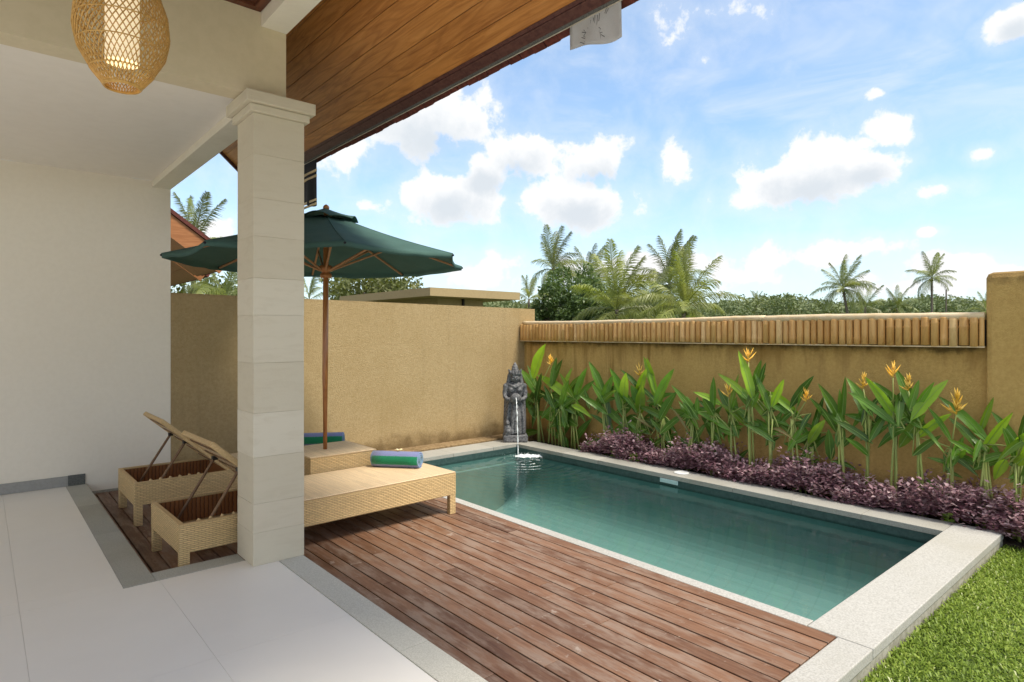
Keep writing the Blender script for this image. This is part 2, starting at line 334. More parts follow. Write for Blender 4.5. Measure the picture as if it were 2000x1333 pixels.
M['helinew'] = helimat('young_heliconia_leaf', (.17, .31, .022), (.25, .41, .038), .35)
M['midrib'] = leafmat('leaf_midrib', (.22, .36, .09), (.26, .40, .11), .15, .4, 3, .3, .1)
M['stem'] = leafmat('heliconia_stem', (.30, .37, .10), (.38, .43, .14), .1, .45, 5, .3, .2)
M['flower'] = leafmat('heliconia_flower', (.82, .50, .05), (.86, .66, .18), .25, .4, 12, .3, .2)
M['dead'] = leafmat('dry_leaf', (.30, .20, .10), (.40, .29, .16), .15, .8, 8, .1, .2)
M['frond'] = leafmat('palm_frond', (.14, .175, .055), (.23, .26, .10), .25, .38, .6, .5, .35)
M['frondy'] = leafmat('young_palm_frond', (.20, .24, .055), (.30, .32, .10), .3, .38, .6, .5, .3)
M['treed'] = leafmat('dark_tree_leaf', (.065, .11, .03), (.11, .165, .05), .2, .45, .5, .4, .2)
M['treeo'] = leafmat('olive_tree_leaf', (.12, .145, .045), (.17, .18, .07), .25, .5, .5, .35, .2)
M['forest'] = leafmat('forest_leaf', (.11, .15, .065), (.20, .23, .115), .15, .6, .06, .2, .1)
M['petal'] = leafmat('cream_petal', (.80, .66, .32), (.82, .76, .58), .2, .5, 30, .2, .1)
def purple():
    m, nt, b = newmat('purple_leaf'); a = nn(nt, 'ShaderNodeAttribute'); a.attribute_name = 'tone'
    c = ramp(nt, a.outputs['Fac'], [(0, (.10, .045, .06)), (.4, (.30, .15, .19)), (.75, (.50, .31, .35)), (1, (.64, .48, .49))])
    nt.links.new(c, b.inputs['Base Color']); b.inputs['Roughness'].default_value = .42
    tr = nn(nt, 'ShaderNodeBsdfTranslucent'); nt.links.new(c, tr.inputs[0]); mx = nn(nt, 'ShaderNodeMixShader'); mx.inputs[0].default_value = .22
    nt.links.new(b.outputs[0], mx.inputs[1]); nt.links.new(tr.outputs[0], mx.inputs[2]); nt.links.new(mx.outputs[0], nt.nodes['Material Output'].inputs[0]); return m
M['purple'] = purple()
def grassm():
    m, nt, b = newmat('grass_blade'); a = nn(nt, 'ShaderNodeAttribute'); a.attribute_name = 'tone'
    c = ramp(nt, a.outputs['Fac'], [(0, (.09, .145, .018)), (.5, (.22, .32, .04)), (.85, (.36, .44, .09)), (1, (.54, .57, .32))])
    nt.links.new(c, b.inputs['Base Color']); b.inputs['Roughness'].default_value = .5; b.inputs['Specular IOR Level'].default_value = .3
    tr = nn(nt, 'ShaderNodeBsdfTranslucent'); nt.links.new(c, tr.inputs[0]); mx = nn(nt, 'ShaderNodeMixShader'); mx.inputs[0].default_value = .3
    nt.links.new(b.outputs[0], mx.inputs[1]); nt.links.new(tr.outputs[0], mx.inputs[2]); nt.links.new(mx.outputs[0], nt.nodes['Material Output'].inputs[0]); return m
M['grass'] = grassm()
def poolm():
    m, nt, b = newmat('green_pool_tile'); P = worldco(nt)
    c = mixc(nt, noise(nt, P, 2.2, 6, .65), (.125, .245, .232), (.16, .285, .27))
    br = nn(nt, 'ShaderNodeTexBrick'); br.offset = 0; br.inputs['Scale'].default_value = 1; br.inputs['Brick Width'].default_value = .2; br.inputs['Row Height'].default_value = .2
    br.inputs['Mortar Size'].default_value = .007; nt.links.new(P, br.inputs[0])
    c = mixc(nt, mth(nt, 'MULTIPLY', br.outputs['Fac'], .28), c, (.085, .18, .17))
    nt.links.new(c, b.inputs['Base Color']); b.inputs['Roughness'].default_value = .6; return m
M['pool'] = poolm()
M['poolwall'] = speckle('dark_green_pool_stone', (.125, .245, .232), (.10, .205, .195), 5, .6, .1, .5, (.16, .285, .27))
def waterm():
    m, nt, b = newmat('pool_water'); nt.nodes.remove(b); P = worldco(nt)
    tr = nn(nt, 'ShaderNodeBsdfTransparent'); tr.inputs[0].default_value = (.88, .965, .96, 1)
    gl = nn(nt, 'ShaderNodeBsdfGlossy'); gl.inputs['Roughness'].default_value = .015
    fr = nn(nt, 'ShaderNodeFresnel'); fr.inputs[0].default_value = 1.33
    bp = nn(nt, 'ShaderNodeBump'); bp.inputs['Strength'].default_value = .16; bp.inputs['Distance'].default_value = .02
    src = nn(nt, 'ShaderNodeVectorMath'); src.operation = 'DISTANCE'; nt.links.new(P, src.inputs[0]); src.inputs[1].default_value = (5.55, 6.15, -.22)
    dist = src.outputs['Value']
    rip = mth(nt, 'MULTIPLY', mth(nt, 'SINE', mth(nt, 'MULTIPLY', dist, 42)), mth(nt, 'POWER', 2.718, mth(nt, 'MULTIPLY', dist, -1.5)))
    h = mth(nt, 'ADD', mth(nt, 'MULTIPLY', noise(nt, mapped(nt, P, (1, 1, 1)), 5.5, 5, .55, .7), 1.0), mth(nt, 'MULTIPLY', rip, 2.0))
    nt.links.new(h, bp.inputs['Height']); nt.links.new(bp.outputs[0], gl.inputs['Normal']); nt.links.new(bp.outputs[0], fr.inputs['Normal'])
    mx = nn(nt, 'ShaderNodeMixShader'); nt.links.new(fr.outputs[0], mx.inputs[0]); nt.links.new(tr.outputs[0], mx.inputs[1]); nt.links.new(gl.outputs[0], mx.inputs[2])
    nt.links.new(mx.outputs[0], nt.nodes['Material Output'].inputs[0]); return m
M['water'] = waterm()
m, nt, b = newmat('foaming_water'); b.inputs['Base Color'].default_value = (.85, .9, .92, 1); b.inputs['Roughness'].default_value = .12
b.inputs['Transmission Weight'].default_value = .3; b.inputs['IOR'].default_value = 1.33; M['foam'] = m
m, nt, b = newmat('lit_paper_shade'); b.inputs['Base Color'].default_value = (.85, .78, .62, 1); b.inputs['Emission Color'].default_value = (1, .80, .50, 1); b.inputs['Emission Strength'].default_value = .24; M['lamp'] = m
m, nt, b = newmat('glowing_bulb'); b.inputs['Base Color'].default_value = (1, .9, .7, 1); b.inputs['Emission Color'].default_value = (1, .85, .6, 1); b.inputs['Emission Strength'].default_value = 2.0; M['bulb'] = m

# ------------------------------------------------------------------ mesh helpers
class MB:
    def __init__(s): s.v = []; s.f = []; s.uv = []
    def quad(s, a, b, c, d, uvs=None):
        i = len(s.v); s.v += [tuple(a), tuple(b), tuple(c), tuple(d)]; s.f.append((i, i + 1, i + 2, i + 3))
        s.uv += uvs or [(0, 0), (1, 0), (1, 1), (0, 1)]
    def box(s, x0, x1, y0, y1, z0, z1, mtx=None):
        P = [Vector((x, y, z)) for x in (x0, x1) for y in (y0, y1) for z in (z0, z1)]
        Q = [mtx @ p for p in P] if mtx else P
        def fc(i, j, k, l, ua, va): s.quad(Q[i], Q[j], Q[k], Q[l], [(P[n][ua], P[n][va]) for n in (i, j, k, l)])
        fc(0, 1, 3, 2, 1, 2); fc(4, 6, 7, 5, 1, 2); fc(0, 4, 5, 1, 0, 2); fc(2, 3, 7, 6, 0, 2); fc(0, 2, 6, 4, 1, 0); fc(1, 5, 7, 3, 1, 0)
        return s
    def tube(s, pts, rad, n=8, cap=True, flat=1.0):
        pts = [Vector(p) for p in pts]; rings = []
        for i, p in enumerate(pts):
            t = (pts[min(i + 1, len(pts) - 1)] - pts[max(i - 1, 0)]).normalized()
            a = t.cross(Vector((0, 0, 1)));  a = a.normalized() if a.length > 1e-4 else Vector((1, 0, 0))
            b = t.cross(a).normalized(); r = rad[i] if isinstance(rad, (list, tuple)) else rad
            rings.append([p + (a * math.cos(2 * math.pi * j / n) + b * math.sin(2 * math.pi * j / n) * flat) * r for j in range(n)])
        base = len(s.v)
        for rg in rings: s.v += [tuple(q) for q in rg]
        for i in range(len(rings) - 1):
            for j in range(n):
                k = (j + 1) % n; q = (base + i * n + j, base + i * n + k, base + (i + 1) * n + k, base + (i + 1) * n + j); s.f.append(q)
                s.uv += [(j / n, i), ((j + 1) / n, i), ((j + 1) / n, i + 1), (j / n, i + 1)]
        if cap:
            s.f.append(tuple(base + j for j in range(n))[::-1]); s.uv += [(0, 0)] * n
            e = base + (len(rings) - 1) * n; s.f.append(tuple(e + j for j in range(n))); s.uv += [(0, 0)] * n
        return s
    def lathe(s, prof, n=16, c=(0, 0, 0), sx=1, sy=1):
        base = len(s.v)
        for r, z in prof: s.v += [(c[0] + math.cos(2 * math.pi * j / n) * r * sx, c[1] + math.sin(2 * math.pi * j / n) * r * sy, c[2] + z) for j in range(n)]
        for i in range(len(prof) - 1):
            for j in range(n):
                k = (j + 1) % n; s.f.append((base + i * n + j, base + i * n + k, base + (i + 1) * n + k, base + (i + 1) * n + j))
                s.uv += [(j / n, i), ((j + 1) / n, i), ((j + 1) / n, i + 1), (j / n, i + 1)]
        s.f.append(tuple(base + j for j in range(n))[::-1]); s.uv += [(0, 0)] * n
        e = base + (len(prof) - 1) * n; s.f.append(tuple(e + j for j in range(n))); s.uv += [(0, 0)] * n
        return s
    def ell(s, c, r, n=12, m=8):
        prof = [(max(.02, math.sin(math.pi * i / m)), -math.cos(math.pi * i / m)) for i in range(m + 1)]
        base = len(s.v); s.lathe(prof, n)
        for i in range(base, len(s.v)):
            x, y, z = s.v[i]; s.v[i] = (c[0] + x * r[0], c[1] + y * r[1], c[2] + z * r[2])
        return s
    def mesh(s, name, mat, smooth=False):
        me = bpy.data.meshes.new(name); me.from_pydata(s.v, [], s.f)
        if len(s.uv) == len(me.loops):
            ul = me.uv_layers.new(name='UVMap'); ul.data.foreach_set('uv', [c for p in s.uv for c in p])
        for x in (mat if isinstance(mat, (list, tuple)) else [mat]): me.materials.append(x)
        if smooth: me.polygons.foreach_set('use_smooth', [True] * len(me.polygons))
        me.update(); return me
    def build(s, name, mat, parent=None, smooth=False, bevel=0):
        o = bpy.data.objects.new(name, s.mesh(name, mat, smooth)); C.objects.link(o); o.parent = parent
        if bevel:
            bm = bmesh.new(); bm.from_mesh(o.data); bmesh.ops.remove_doubles(bm, verts=bm.verts, dist=1e-5); bm.to_mesh(o.data); bm.free()
            bv = o.modifiers.new('bevel', 'BEVEL'); bv.width = bevel; bv.segments = 2; bv.limit_method = 'ANGLE'
        return o
def tag(o, label=None, cat=None, group=None, kind=None):
    if label: o['label'] = label
    if cat: o['category'] = cat
    if group: o['group'] = group
    if kind: o['kind'] = kind
    return o
def empty(name, loc=(0, 0, 0), rz=0):
    o = bpy.data.objects.new(name, None); C.objects.link(o); o.location = loc; o.rotation_euler = (0, 0, rz); o.empty_display_size = .1; return o
def inst(name, me, parent=None, loc=(0, 0, 0), rot=(0, 0, 0), sc=(1, 1, 1)):
    o = bpy.data.objects.new(name, me); C.objects.link(o); o.parent = parent; o.location = loc; o.rotation_euler = rot; o.scale = sc; return o
def bx(name, mat, b6, parent=None, bevel=0): return MB().box(*b6).build(name, mat, parent, bevel=bevel)
def npmesh(name, verts, faces, mat, tone=None):
    me = bpy.data.meshes.new(name); nv, nf, k = len(verts), len(faces), faces.shape[1]
    me.vertices.add(nv); me.vertices.foreach_set('co', verts.astype(np.float32).ravel())
    me.loops.add(nf * k); me.loops.foreach_set('vertex_index', faces.astype(np.int32).ravel())
    me.polygons.add(nf); me.polygons.foreach_set('loop_start', np.arange(0, nf * k, k, dtype=np.int32))
    me.update(calc_edges=True); me.materials.append(mat)
    if tone is not None:
        a = me.attributes.new('tone', 'FLOAT', 'POINT'); a.data.foreach_set('value', tone.astype(np.float32))
    return me

# ------------------------------------------------------------------ the setting
ZD = -.107           # deck and coping level
WZ = -.225           # water level
# ground: one sheet to the horizon with the pool cut out
g = MB(); ox, X0, X1, Y0, Y1, gz = 2500, 3.45, 6.05, 1.42, 6.88, -.27
xs = (-ox, X0, X1, ox); ys = (-ox, Y0, Y1, ox)
for i in range(3):
    for j in range(3):
        if i == 1 and j == 1: continue
        g.quad((xs[i], ys[j], gz), (xs[i + 1], ys[j], gz), (xs[i + 1], ys[j + 1], gz), (xs[i], ys[j + 1], gz))
tag(g.build('ground', M['earth']), kind='structure')
tag(bx('lawn', M['lawn'], (1.6, 7.2, -3.5, 1.17, -.265, -.225)), kind='structure')
tag(bx('planting_bed', M['soil'], (6.275, 6.72, -1.0, 7.44, -.26, -.19)), kind='structure')

floor = tag(bx('terrace_floor', M['grout'], (-9, 1.66, -8, 4.235, -.26, -.006)), kind='structure')  # unseen reach behind the camera extended as pale paving to bounce light in
bx('floor_base', M['grout'], (-9, .642, 4.235, 7.44, -.26, -.006), floor)
T = .665
for i in range(-7, 3):
    x0 = .165 + T * (i - 1); x1 = x0 + T
    for j in range(-4, 5):
        y0 = 3.06 + 1.33 * (j - 1) ; y1 = y0 + 1.33
        for (ax0, ax1, ay0, ay1) in ((-4.5, 1.495, -3.5, 4.238), (-4.5, .643, 4.238, 7.435)):
            a, b_, c, d = max(x0, ax0) + .0006, min(x1, ax1) - .0006, max(y0, ay0), min(y1, ay1)
            if ay0 < 4 and d == 4.238 and b_ < .65: pass
            if b_ - a > .02 and d - c > .02: bx('tile', M['tile'], (a, b_, c + .0006, d - .0006, -.012, 0), floor)
border = tag(bx('stone_border', M['grey'], (.645, .812, 4.243, 5.5, -.25, .001)), kind='structure')
for b6 in ((.645, .812, 5.503, 6.5, -.25, .001), (.645, .812, 6.503, 7.44, -.25, .001), (.815, 1.33, 4.243, 4.402, -.25, .001), (1.5, 1.66, 2.55, 4.085, -.25, .002),
           (1.5, 1.66, 1.35, 2.547, -.25, .0015), (1.5, 1.66, -.2, 1.347, -.25, .001)): bx('border_slab', M['grey_sunlit' if b6[0] == 1.5 else 'grey'], b6, border, .002)

deck = tag(bx('pool_deck', M['iron'], (.82, 3.42, 1.36, 7.44, -.25, ZD - .035)), kind='structure')
pitch = .1066
for i in range(25):
    x1 = 3.44 - i * pitch; x0 = x1 - pitch + .0095
    if x1 < .86: break
    x0 = max(x0, .816); ya = 1.352 if x0 > 1.65 else (4.408 if x0 < 1.56 else 4.408)
    if x0 < 1.662 < x1: x0 = 1.664; ya = 1.352
    elif x1 <= 1.664: ya = 4.408
    cuts = sorted(random.uniform(ya + .6, 7.0) for _ in range(2 if ya < 2 else 1))
    if len(cuts) == 2 and cuts[1] - cuts[0] < .9: cuts = [cuts[0]]
    e = [ya] + cuts + [7.435]
    for a, c in zip(e[:-1], e[1:]):
        dz = random.uniform(-.0015, .0015)
        o = bx('deck_board', M['deck'], (x0, x1, a + .0015, c - .0015, ZD - .028 + dz, ZD + dz), deck, .0025)

# pool
pb = MB(); a, b_, c, d, zf = 3.532, 5.952, 1.507, 6.78, -1.0
pb.quad((a, c, zf), (b_, c, zf), (b_, d, zf), (a, d, zf)); basin = tag(pb.build('pool_basin', M['pool']), kind='structure')
for p, q in (((a, c), (b_, c)), ((b_, c), (b_, d)), ((b_, d), (a, d)), ((a, d), (a, c))):
    pw = MB(); pw.quad((p[0], p[1], zf), (p[0], p[1], ZD - .05), (q[0], q[1], ZD - .05), (q[0], q[1], zf)); pw.build('basin_wall', M['poolwall'], basin)
cv = MB(); rc = .62
for i in range(12):      # cove added at the far wall foot to grade the shading
    a0, a1 = math.pi / 2 * i / 12, math.pi / 2 * (i + 1) / 12; q = lambda t, yy: (b_ - .001 - rc + rc * math.sin(t), yy, zf + .001 + rc - rc * math.cos(t))
    cv.quad(q(a0, c + .001), q(a1, c + .001), q(a1, d - .001), q(a0, d - .001))
cv.build('basin_cove', M['pool'], basin, True)
wl = M['waterline'] = speckle('waterline_shade', (.045, .085, .08), (.03, .06, .058), 30, .4, .1)  # shade under the coping, painted as a dark strip above the water
for b6 in ((a + .0005, a + .004, c + .005, d - .005, -.245, ZD - .051), (b_ - .004, b_ - .0005, c + .005, d - .005, -.245, ZD - .051), (a + .005, b_ - .005, d - .004, d - .0005, -.245, ZD - .051), (a + .005, b_ - .005, c + .0005, c + .004, -.245, ZD - .058)): bx('waterline_shade_band', wl, b6, basin)
bx('basin_ledge', M['poolwall'], (a + .002, b_ - .002, 6.70, d - .002, -.99, -.36), basin)
wt = MB(); N = 60
wt.quad((a, c, WZ), (b_, c, WZ), (b_, d, WZ), (a, d, WZ)); tag(wt.build('pool_water', M['water']), kind='structure')
cop = tag(bx('pool_coping', M['copside'], (5.965, 6.26, 1.19, 7.16, -.26, ZD - .052)), kind='structure')
bx('coping_base', M['copside'], (3.45, 5.96, 6.79, 7.16, -.26, ZD - .052), cop); bx('coping_base', M['copside'], (1.7, 6.262, 1.181, 1.345, -.262, ZD - .0595), cop)
bx('coping_base', M['copside'], (3.46, 5.96, 1.35, 1.50, -.26, ZD - .07), cop)
bx('coping_base', M['copside'], (3.445, 3.53, 1.52, 6.785, -.26, ZD - .052), cop)
y = 1.508; k = 0
while y < 6.77:
    y2 = min(y + .62, 6.776); bx('coping_slab', M['coping2'], (5.945 + random.uniform(-.003, .003), 6.27 + random.uniform(-.008, .008), y + .0015, y2 - .0015, ZD - .05, ZD + random.uniform(-.001, .001)), cop, .004); y = y2
x = 3.443
while x < 6.2:
    x2 = min(x + .69, 6.27); bx('coping_slab', M['coping2'], (x + .0015, x2 - .0015, 6.78, 7.17, ZD - .05, ZD + random.uniform(-.001, .001)), cop, .004); x = x2
y = 1.51
while y < 6.77:
    y2 = min(y + 1.05, 6.777); bx('coping_slab', M['coping'], (3.4435, 3.537, y + .001, y2 - .001, ZD - .05, ZD + .001), cop, .003); y = y2
bx('coping_slab', M['coping'], (3.4465, 6.27, 1.175, 1.5065, ZD - .055, ZD + .0015), cop, .006)
bx('coping_slab', M['coping'], (1.66, 3.4435, 1.175, 1.347, ZD - .058, ZD + .0005), cop, .006)
tag(bx('wall_ledge', M['ledge'], (1.6, 6.65, 7.18, 7.455, -.26, -.082), bevel=.01), kind='structure')
lid = MB().lathe([(.085, 0), (.085, .008), (.075, .012), (.0, .012)], 24, (6.12, 4.1, ZD + .002)).build('access_cover', M['plastic'], smooth=False)
tag(lid, 'round white access cover set on the far pool coping', 'cover')
sk = MB().box(5.935, 5.949, 4.03, 4.265, -.205, -.160); sk.box(5.93, 5.934, 4.05, 4.245, -.198, -.167)
tag(sk.build('skimmer_plate', M['skim']), 'pale rectangular skimmer plate at the waterline below the far coping', 'pool fitting')

# ------------------------------------------------------------------ the villa
villa = tag(empty('villa', (0.2, 7.4, 0)), 'white villa terrace with limestone column, cream beams and wooden eave', 'building')
def vp(o):
    o.parent = villa; o.matrix_parent_inverse = Matrix.Translation((-.2, -7.4, 0)); return o
vp(bx('wall', M['white'], (-4.5, 1.565, 7.45, 7.62, -.25, 3.12)))
sk = vp(bx('skirting', M['skirt'], (-4.5, .66, 7.432, 7.449, .0015, .10)))
bx('skirting_end', M['dkgrey'], (.662, .80, 7.428, 7.449, .002, .103), sk)
vp(bx('gravel_edge', M['copside'], (.815, 1.56, 7.436, 7.449, -.15, -.085)))
vp(bx('beam', M['tan'], (-4.5, 1.565, 4.14, 4.315, 3.06, 4.15)))
vp(bx('beam', M['beam'], (1.39, 1.565, 4.318, 7.60, 3.055, 4.15)))
vp(bx('beam', M['beam'], (1.40, 1.567, .35, 4.137, 3.515, 4.15)))
vp(bx('ceiling', M['ceil'], (-4.5, 1.388, 4.318, 7.448, 3.12, 3.25)))
ce = vp(bx('porch_ceiling', M['brownceil'], (-2.6, 1.398, .35, 4.137, 3.63, 3.75)))
bx('cornice', M['brownceil'], (-2.6, 1.395, 4.085, 4.136, 3.605, 3.629), ce); bx('cornice', M['brownceil'], (1.345, 1.396, .35, 4.083, 3.605, 3.629), ce)
col = vp(bx('column', M['lime'], (1.345, 1.655, 4.097, 4.40, .0, 2.93)))
cz = [.0, .212, .40, .70, .985, 1.31, 1.62, 1.86, 2.13, 2.375, 2.66, 2.922]
for z0, z1 in zip(cz[:-1], cz[1:]):
    j = lambda: random.uniform(-.0012, .0012)
    bx('stone_block', M['lime'], (1.334 + j(), 1.667 + j(), 4.086 + j(), 4.409 + j(), z0 + .0004, z1 - .0004), col, .0015)
bx('capital', M['lime'], (1.305, 1.696, 4.057, 4.438, 2.923, 2.973), col, .006); bx('capital', M['lime'], (1.275, 1.726, 4.027, 4.468, 2.9745, 3.05), col, .006)
# sloping eave over the deck: slope runs down towards +X
YA, YB = .35, 7.78; ZE, XE = 3.37, 2.50; TAN = math.tan(R(42))
def sz(x): return ZE + (XE - x) * TAN
nrm = Vector((math.sin(R(42)), 0, math.cos(R(42)))); dn = Vector((math.cos(R(42)), 0, -math.sin(R(42))))
def slab(mbd, s0, s1, y0, y1, t0, t1, org=Vector((XE, 0, ZE))):
    P = []
    for s_ in (s0, s1):
        for yy in (y0, y1):
            for t in (t0, t1): P.append(org + dn * s_ + nrm * t + Vector((0, yy, 0)))
    for q in ((0, 1, 3, 2), (4, 6, 7, 5), (0, 4, 5, 1), (2, 3, 7, 6), (0, 2, 6, 4), (1, 5, 7, 3)): mbd.quad(*[P[i] for i in q])
    return mbd
sof = vp(slab(MB(), -1.95, .044, YA, YB, .022, .05).build('soffit', M['brownceil']))
rot42 = Matrix.Rotation(R(42), 4, 'Y')
w = .142
for i in range(14):
    yy = YA
    while yy < YB - .05:
        y2 = YB
        mb = MB().box(-w + .002, 0, 0, y2 - yy - .002, .0, .018)
        o = mb.build('soffit_board', M['soffit'], sof, bevel=.003)
        o.matrix_world = Matrix.Translation(Vector((XE, yy, ZE)) + dn * (.043 - i * w)) @ rot42; o.parent = sof; o.matrix_parent_inverse = Matrix.Identity(4)
        yy = y2
fa = vp(slab(MB(), .045, .085, YA, YB, -.010, .05).build('fascia', M['trim']))
for s0, s1, t0, t1, mt in ((.087, .108, -.002, .05, 'trim'), (.110, .128, .008, .05, 'dkgrey'), (.129, .134, .0, .05, 'strip'), (.02, .043, -.006, .0, 'trim')):
    slab(MB(), s0, s1, YA, YB - .002, t0, t1).build('moulding', M[mt], fa)
slab(MB(), -1.95, .10, YB + .001, YB + .03, -.03, .06).build('rake_board', M['trim'], fa)
rf = vp(slab(MB(), -2.3, .13, YA, YB, .055, .075).build('roof', M['rtile']))
yy = YA
while yy < YB:
    t = random.uniform(-.003, .003); s_ = random.uniform(-.005, .005) + .004 * math.sin(yy * 3); y2 = min(yy + .115, YB + .04)
    slab(MB(), -.12, .185 + s_, yy + .003, y2 - .003, .052 + t, .078 + t).build('roof_tile', M['rtile'], rf); yy = y2

# pendant lamp
LX, LY, LZ = .422, 2.81, 2.458
lamp = tag(empty('pendant_lamp', (LX, LY, LZ)), 'round woven rattan pendant lamp with a glowing paper cylinder inside', 'lamp')
prof = [(0, .060), (.012, .072), (.07, .112), (.14, .148), (.21, .161), (.29, .155), (.37, .130), (.44, .088), (.48, .055)]
def lr(z):
    for (z0, r0), (z1, r1) in zip(prof[:-1], prof[1:]):
        if z <= z1: t = (z - z0) / (z1 - z0); t = t * t * (3 - 2 * t) * .4 + t * .6; return r0 + (r1 - r0) * t
    return prof[-1][1]
sh = MB(); NS = 46
for sg in (-1, 1):
    for k in range(NS):
        pts = []
        for i in range(19):
            z = .48 * i / 18; an = 2 * math.pi * k / NS + sg * i / 18 * 1.9; r = lr(z) + sg * .0012
            pts.append((math.cos(an) * r, math.sin(an) * r, z))
        sh.tube(pts, .0023, 4, False)
sh.build('lattice_shade', M['lattice'], lamp)
hp = MB()
for z in (0, .004, .06, .15, .24, .33, .42, .48):
    r = lr(z) + .001; hp.tube([(math.cos(2 * math.pi * i / 40) * r, math.sin(2 * math.pi * i / 40) * r, z) for i in range(41)], .0026 if z > .01 else .004, 5, False)
hp.build('hoop', M['lattice'], lamp)
ps = MB(); n = 28
for i in range(n):
    a0, a1 = 2 * math.pi * i / n, 2 * math.pi * (i + 1) / n
    for z0, z1 in ((.095, .42),):
        ps.quad((math.cos(a0) * .058, math.sin(a0) * .058, z0), (math.cos(a1) * .058, math.sin(a1) * .058, z0), (math.cos(a1) * .058, math.sin(a1) * .058, z1), (math.cos(a0) * .058, math.sin(a0) * .058, z1))
ins = ps.build('paper_shade', M['lamp'], lamp, True)
MB().ell((0, 0, .25), (.028, .028, .04)).build('bulb', M['bulb'], ins, True)
MB().tube([(0, 0, .29), (0, 0, .48), (0, 0, 3.60 - LZ)], .004, 6).build('cord', M['black'], lamp)
MB().lathe([(.05, 3.60 - LZ), (.05, 3.628 - LZ)], 16).build('ceiling_rose', M['brownceil'], lamp)

# cloths hung from the eave
def hang(name, mat, Yr, Yl, zt, zb, x, label, wob):
    mb = MB(); nu, nv = 14, 12; Pt = {}
    for i in range(nu + 1):
        for j in range(nv + 1):
            u, v = i / nu, j / nv
            xx = x + wob * (math.sin(u * 5 + 1) * .4 + u * .8) * v * v + .012 * math.sin(u * 9) * v
            Pt[i, j] = (xx, Yr + (Yl - Yr) * u + .012 * v * (u - .5), zt + (zb - zt) * v + .066 * u * v + .010 * math.sin(u * 6.5 + 2.6) * v)
    for i in range(nu):
        for j in range(nv): mb.quad(Pt[i, j], Pt[i + 1, j], Pt[i + 1, j + 1], Pt[i, j + 1])
    o = mb.build(name, mat, None, True, 0)
    bm = bmesh.new(); bm.from_mesh(o.data); bmesh.ops.remove_doubles(bm, verts=bm.verts, dist=1e-5); bm.to_mesh(o.data); bm.free()
    so = o.modifiers.new('thickness', 'SOLIDIFY'); so.thickness = .003
    return tag(o, label, 'banner')
wc = hang('cloth_banner', M['cloth'], 2.125, 2.50, 3.38, 3.087, 2.605, 'white cloth with faint grey drawn marks hanging from the eave', .004)
def stroke(pts, r=.0022):   # drawn marks on the cloth, u to the left, v down
    mb = MB(); q = []
    for u, v in pts: q.append((2.594 + .012 * v, 2.125 + .375 * u, 3.38 + (3.087 - 3.38) * v + .066 * u * v))
    return mb, q
marks = [[(.22, .18), (.25, .3), (.21, .38), (.26, .46)], [(.28, .16), (.24, .34), (.28, .44)], [(.42, .42), (.44, .62)], [(.47, .40), (.48, .60), (.50, .44), (.52, .62)], [(.38, .40), (.40, .55)],
         [(.40, .68), (.37, .72), (.39, .77), (.42, .73), (.40, .68)], [(.38, .79), (.37, .92)], [(.43, .78), (.34, .80)], [(.36, .84), (.30, .90)],
         [(.70, .62), (.66, .70), (.71, .76), (.65, .82), (.70, .90)], [(.74, .66), (.62, .72)], [(.75, .78), (.63, .86)], [(.78, .88), (.68, .95)], [(.62, .60), (.60, .68)], [(.55, .46), (.57, .58)]]
mk = MB()
for pts in marks:
    _, q = stroke(pts); mk.tube(q, .0016, 4, True, 1)
mo = mk.build('drawn_mark', M['ink'], wc)
bk = hang('banded_banner', M['black'], 6.06, 6.42, 3.30, 2.80, 2.60, 'black cloth banner with gold bands hanging from the eave behind the column', .0)
for z in (3.165, 3.11, 2.865, 2.825): MB().box(2.592, 2.605, 6.055, 6.42, z - .011, z + .011, Matrix.Translation((0, 0, 0))).build('gold_band', M['gold'], bk)

# ------------------------------------------------------------------ garden walls
lw = tag(empty('garden_wall', (4.1, 7.5, -.2)), 'plain ochre rendered garden wall behind the loungers and statue', 'wall')
mb = MB(); ns = 40; top = []
for i in range(ns):
    x0 = 1.567 + (6.93 - 1.567) * i / ns; x1 = 1.567 + (6.93 - 1.567) * (i + 1) / ns
    z0 = 1.942 - .0072 * (x0 - 1.56); z1 = 1.942 - .0072 * (x1 - 1.56)
    mb.quad((x0, 7.45, -.26), (x1, 7.45, -.26), (x1, 7.45, z1), (x0, 7.45, z0)); mb.quad((x0, 7.45, z0), (x1, 7.45, z1), (x1, 7.62, z1 + .004), (x0, 7.62, z0 + .004))
    mb.quad((x1, 7.62, -.26), (x0, 7.62, -.26), (x0, 7.62, z0 + .004), (x1, 7.62, z1 + .004))
mb.quad((6.93, 7.45, -.26), (6.93, 7.62, -.26), (6.93, 7.62, 1.907), (6.93, 7.45, 1.903))
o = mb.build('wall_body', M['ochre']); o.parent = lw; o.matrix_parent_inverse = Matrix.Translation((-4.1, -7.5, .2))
bw = tag(empty('back_wall', (6.8, 4.4, -.2)), 'stained ochre garden wall topped by a band of bamboo canes', 'wall')
MI = Matrix.Translation((-6.8, -4.4, .2))
def bp_(o): o.parent = bw; o.matrix_parent_inverse = MI; return o
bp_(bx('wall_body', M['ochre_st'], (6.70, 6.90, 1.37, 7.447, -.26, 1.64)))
bp_(bx('pier', M['ochre_st'], (6.60, 6.95, .93, 1.368, -.26, 2.03), bevel=.05))
bp_(bx('pier', M['ochre_st'], (6.66, 6.93, -3.0, .929, -.26, 2.02), bevel=.04))
bp_(bx('backing_board', M['iron'], (6.64, 6.699, 1.372, 7.445, 1.392, 1.62)))
bp_(bx('bottom_batten', M['bamrail'], (6.60, 6.638, 1.372, 7.445, 1.377, 1.389)))
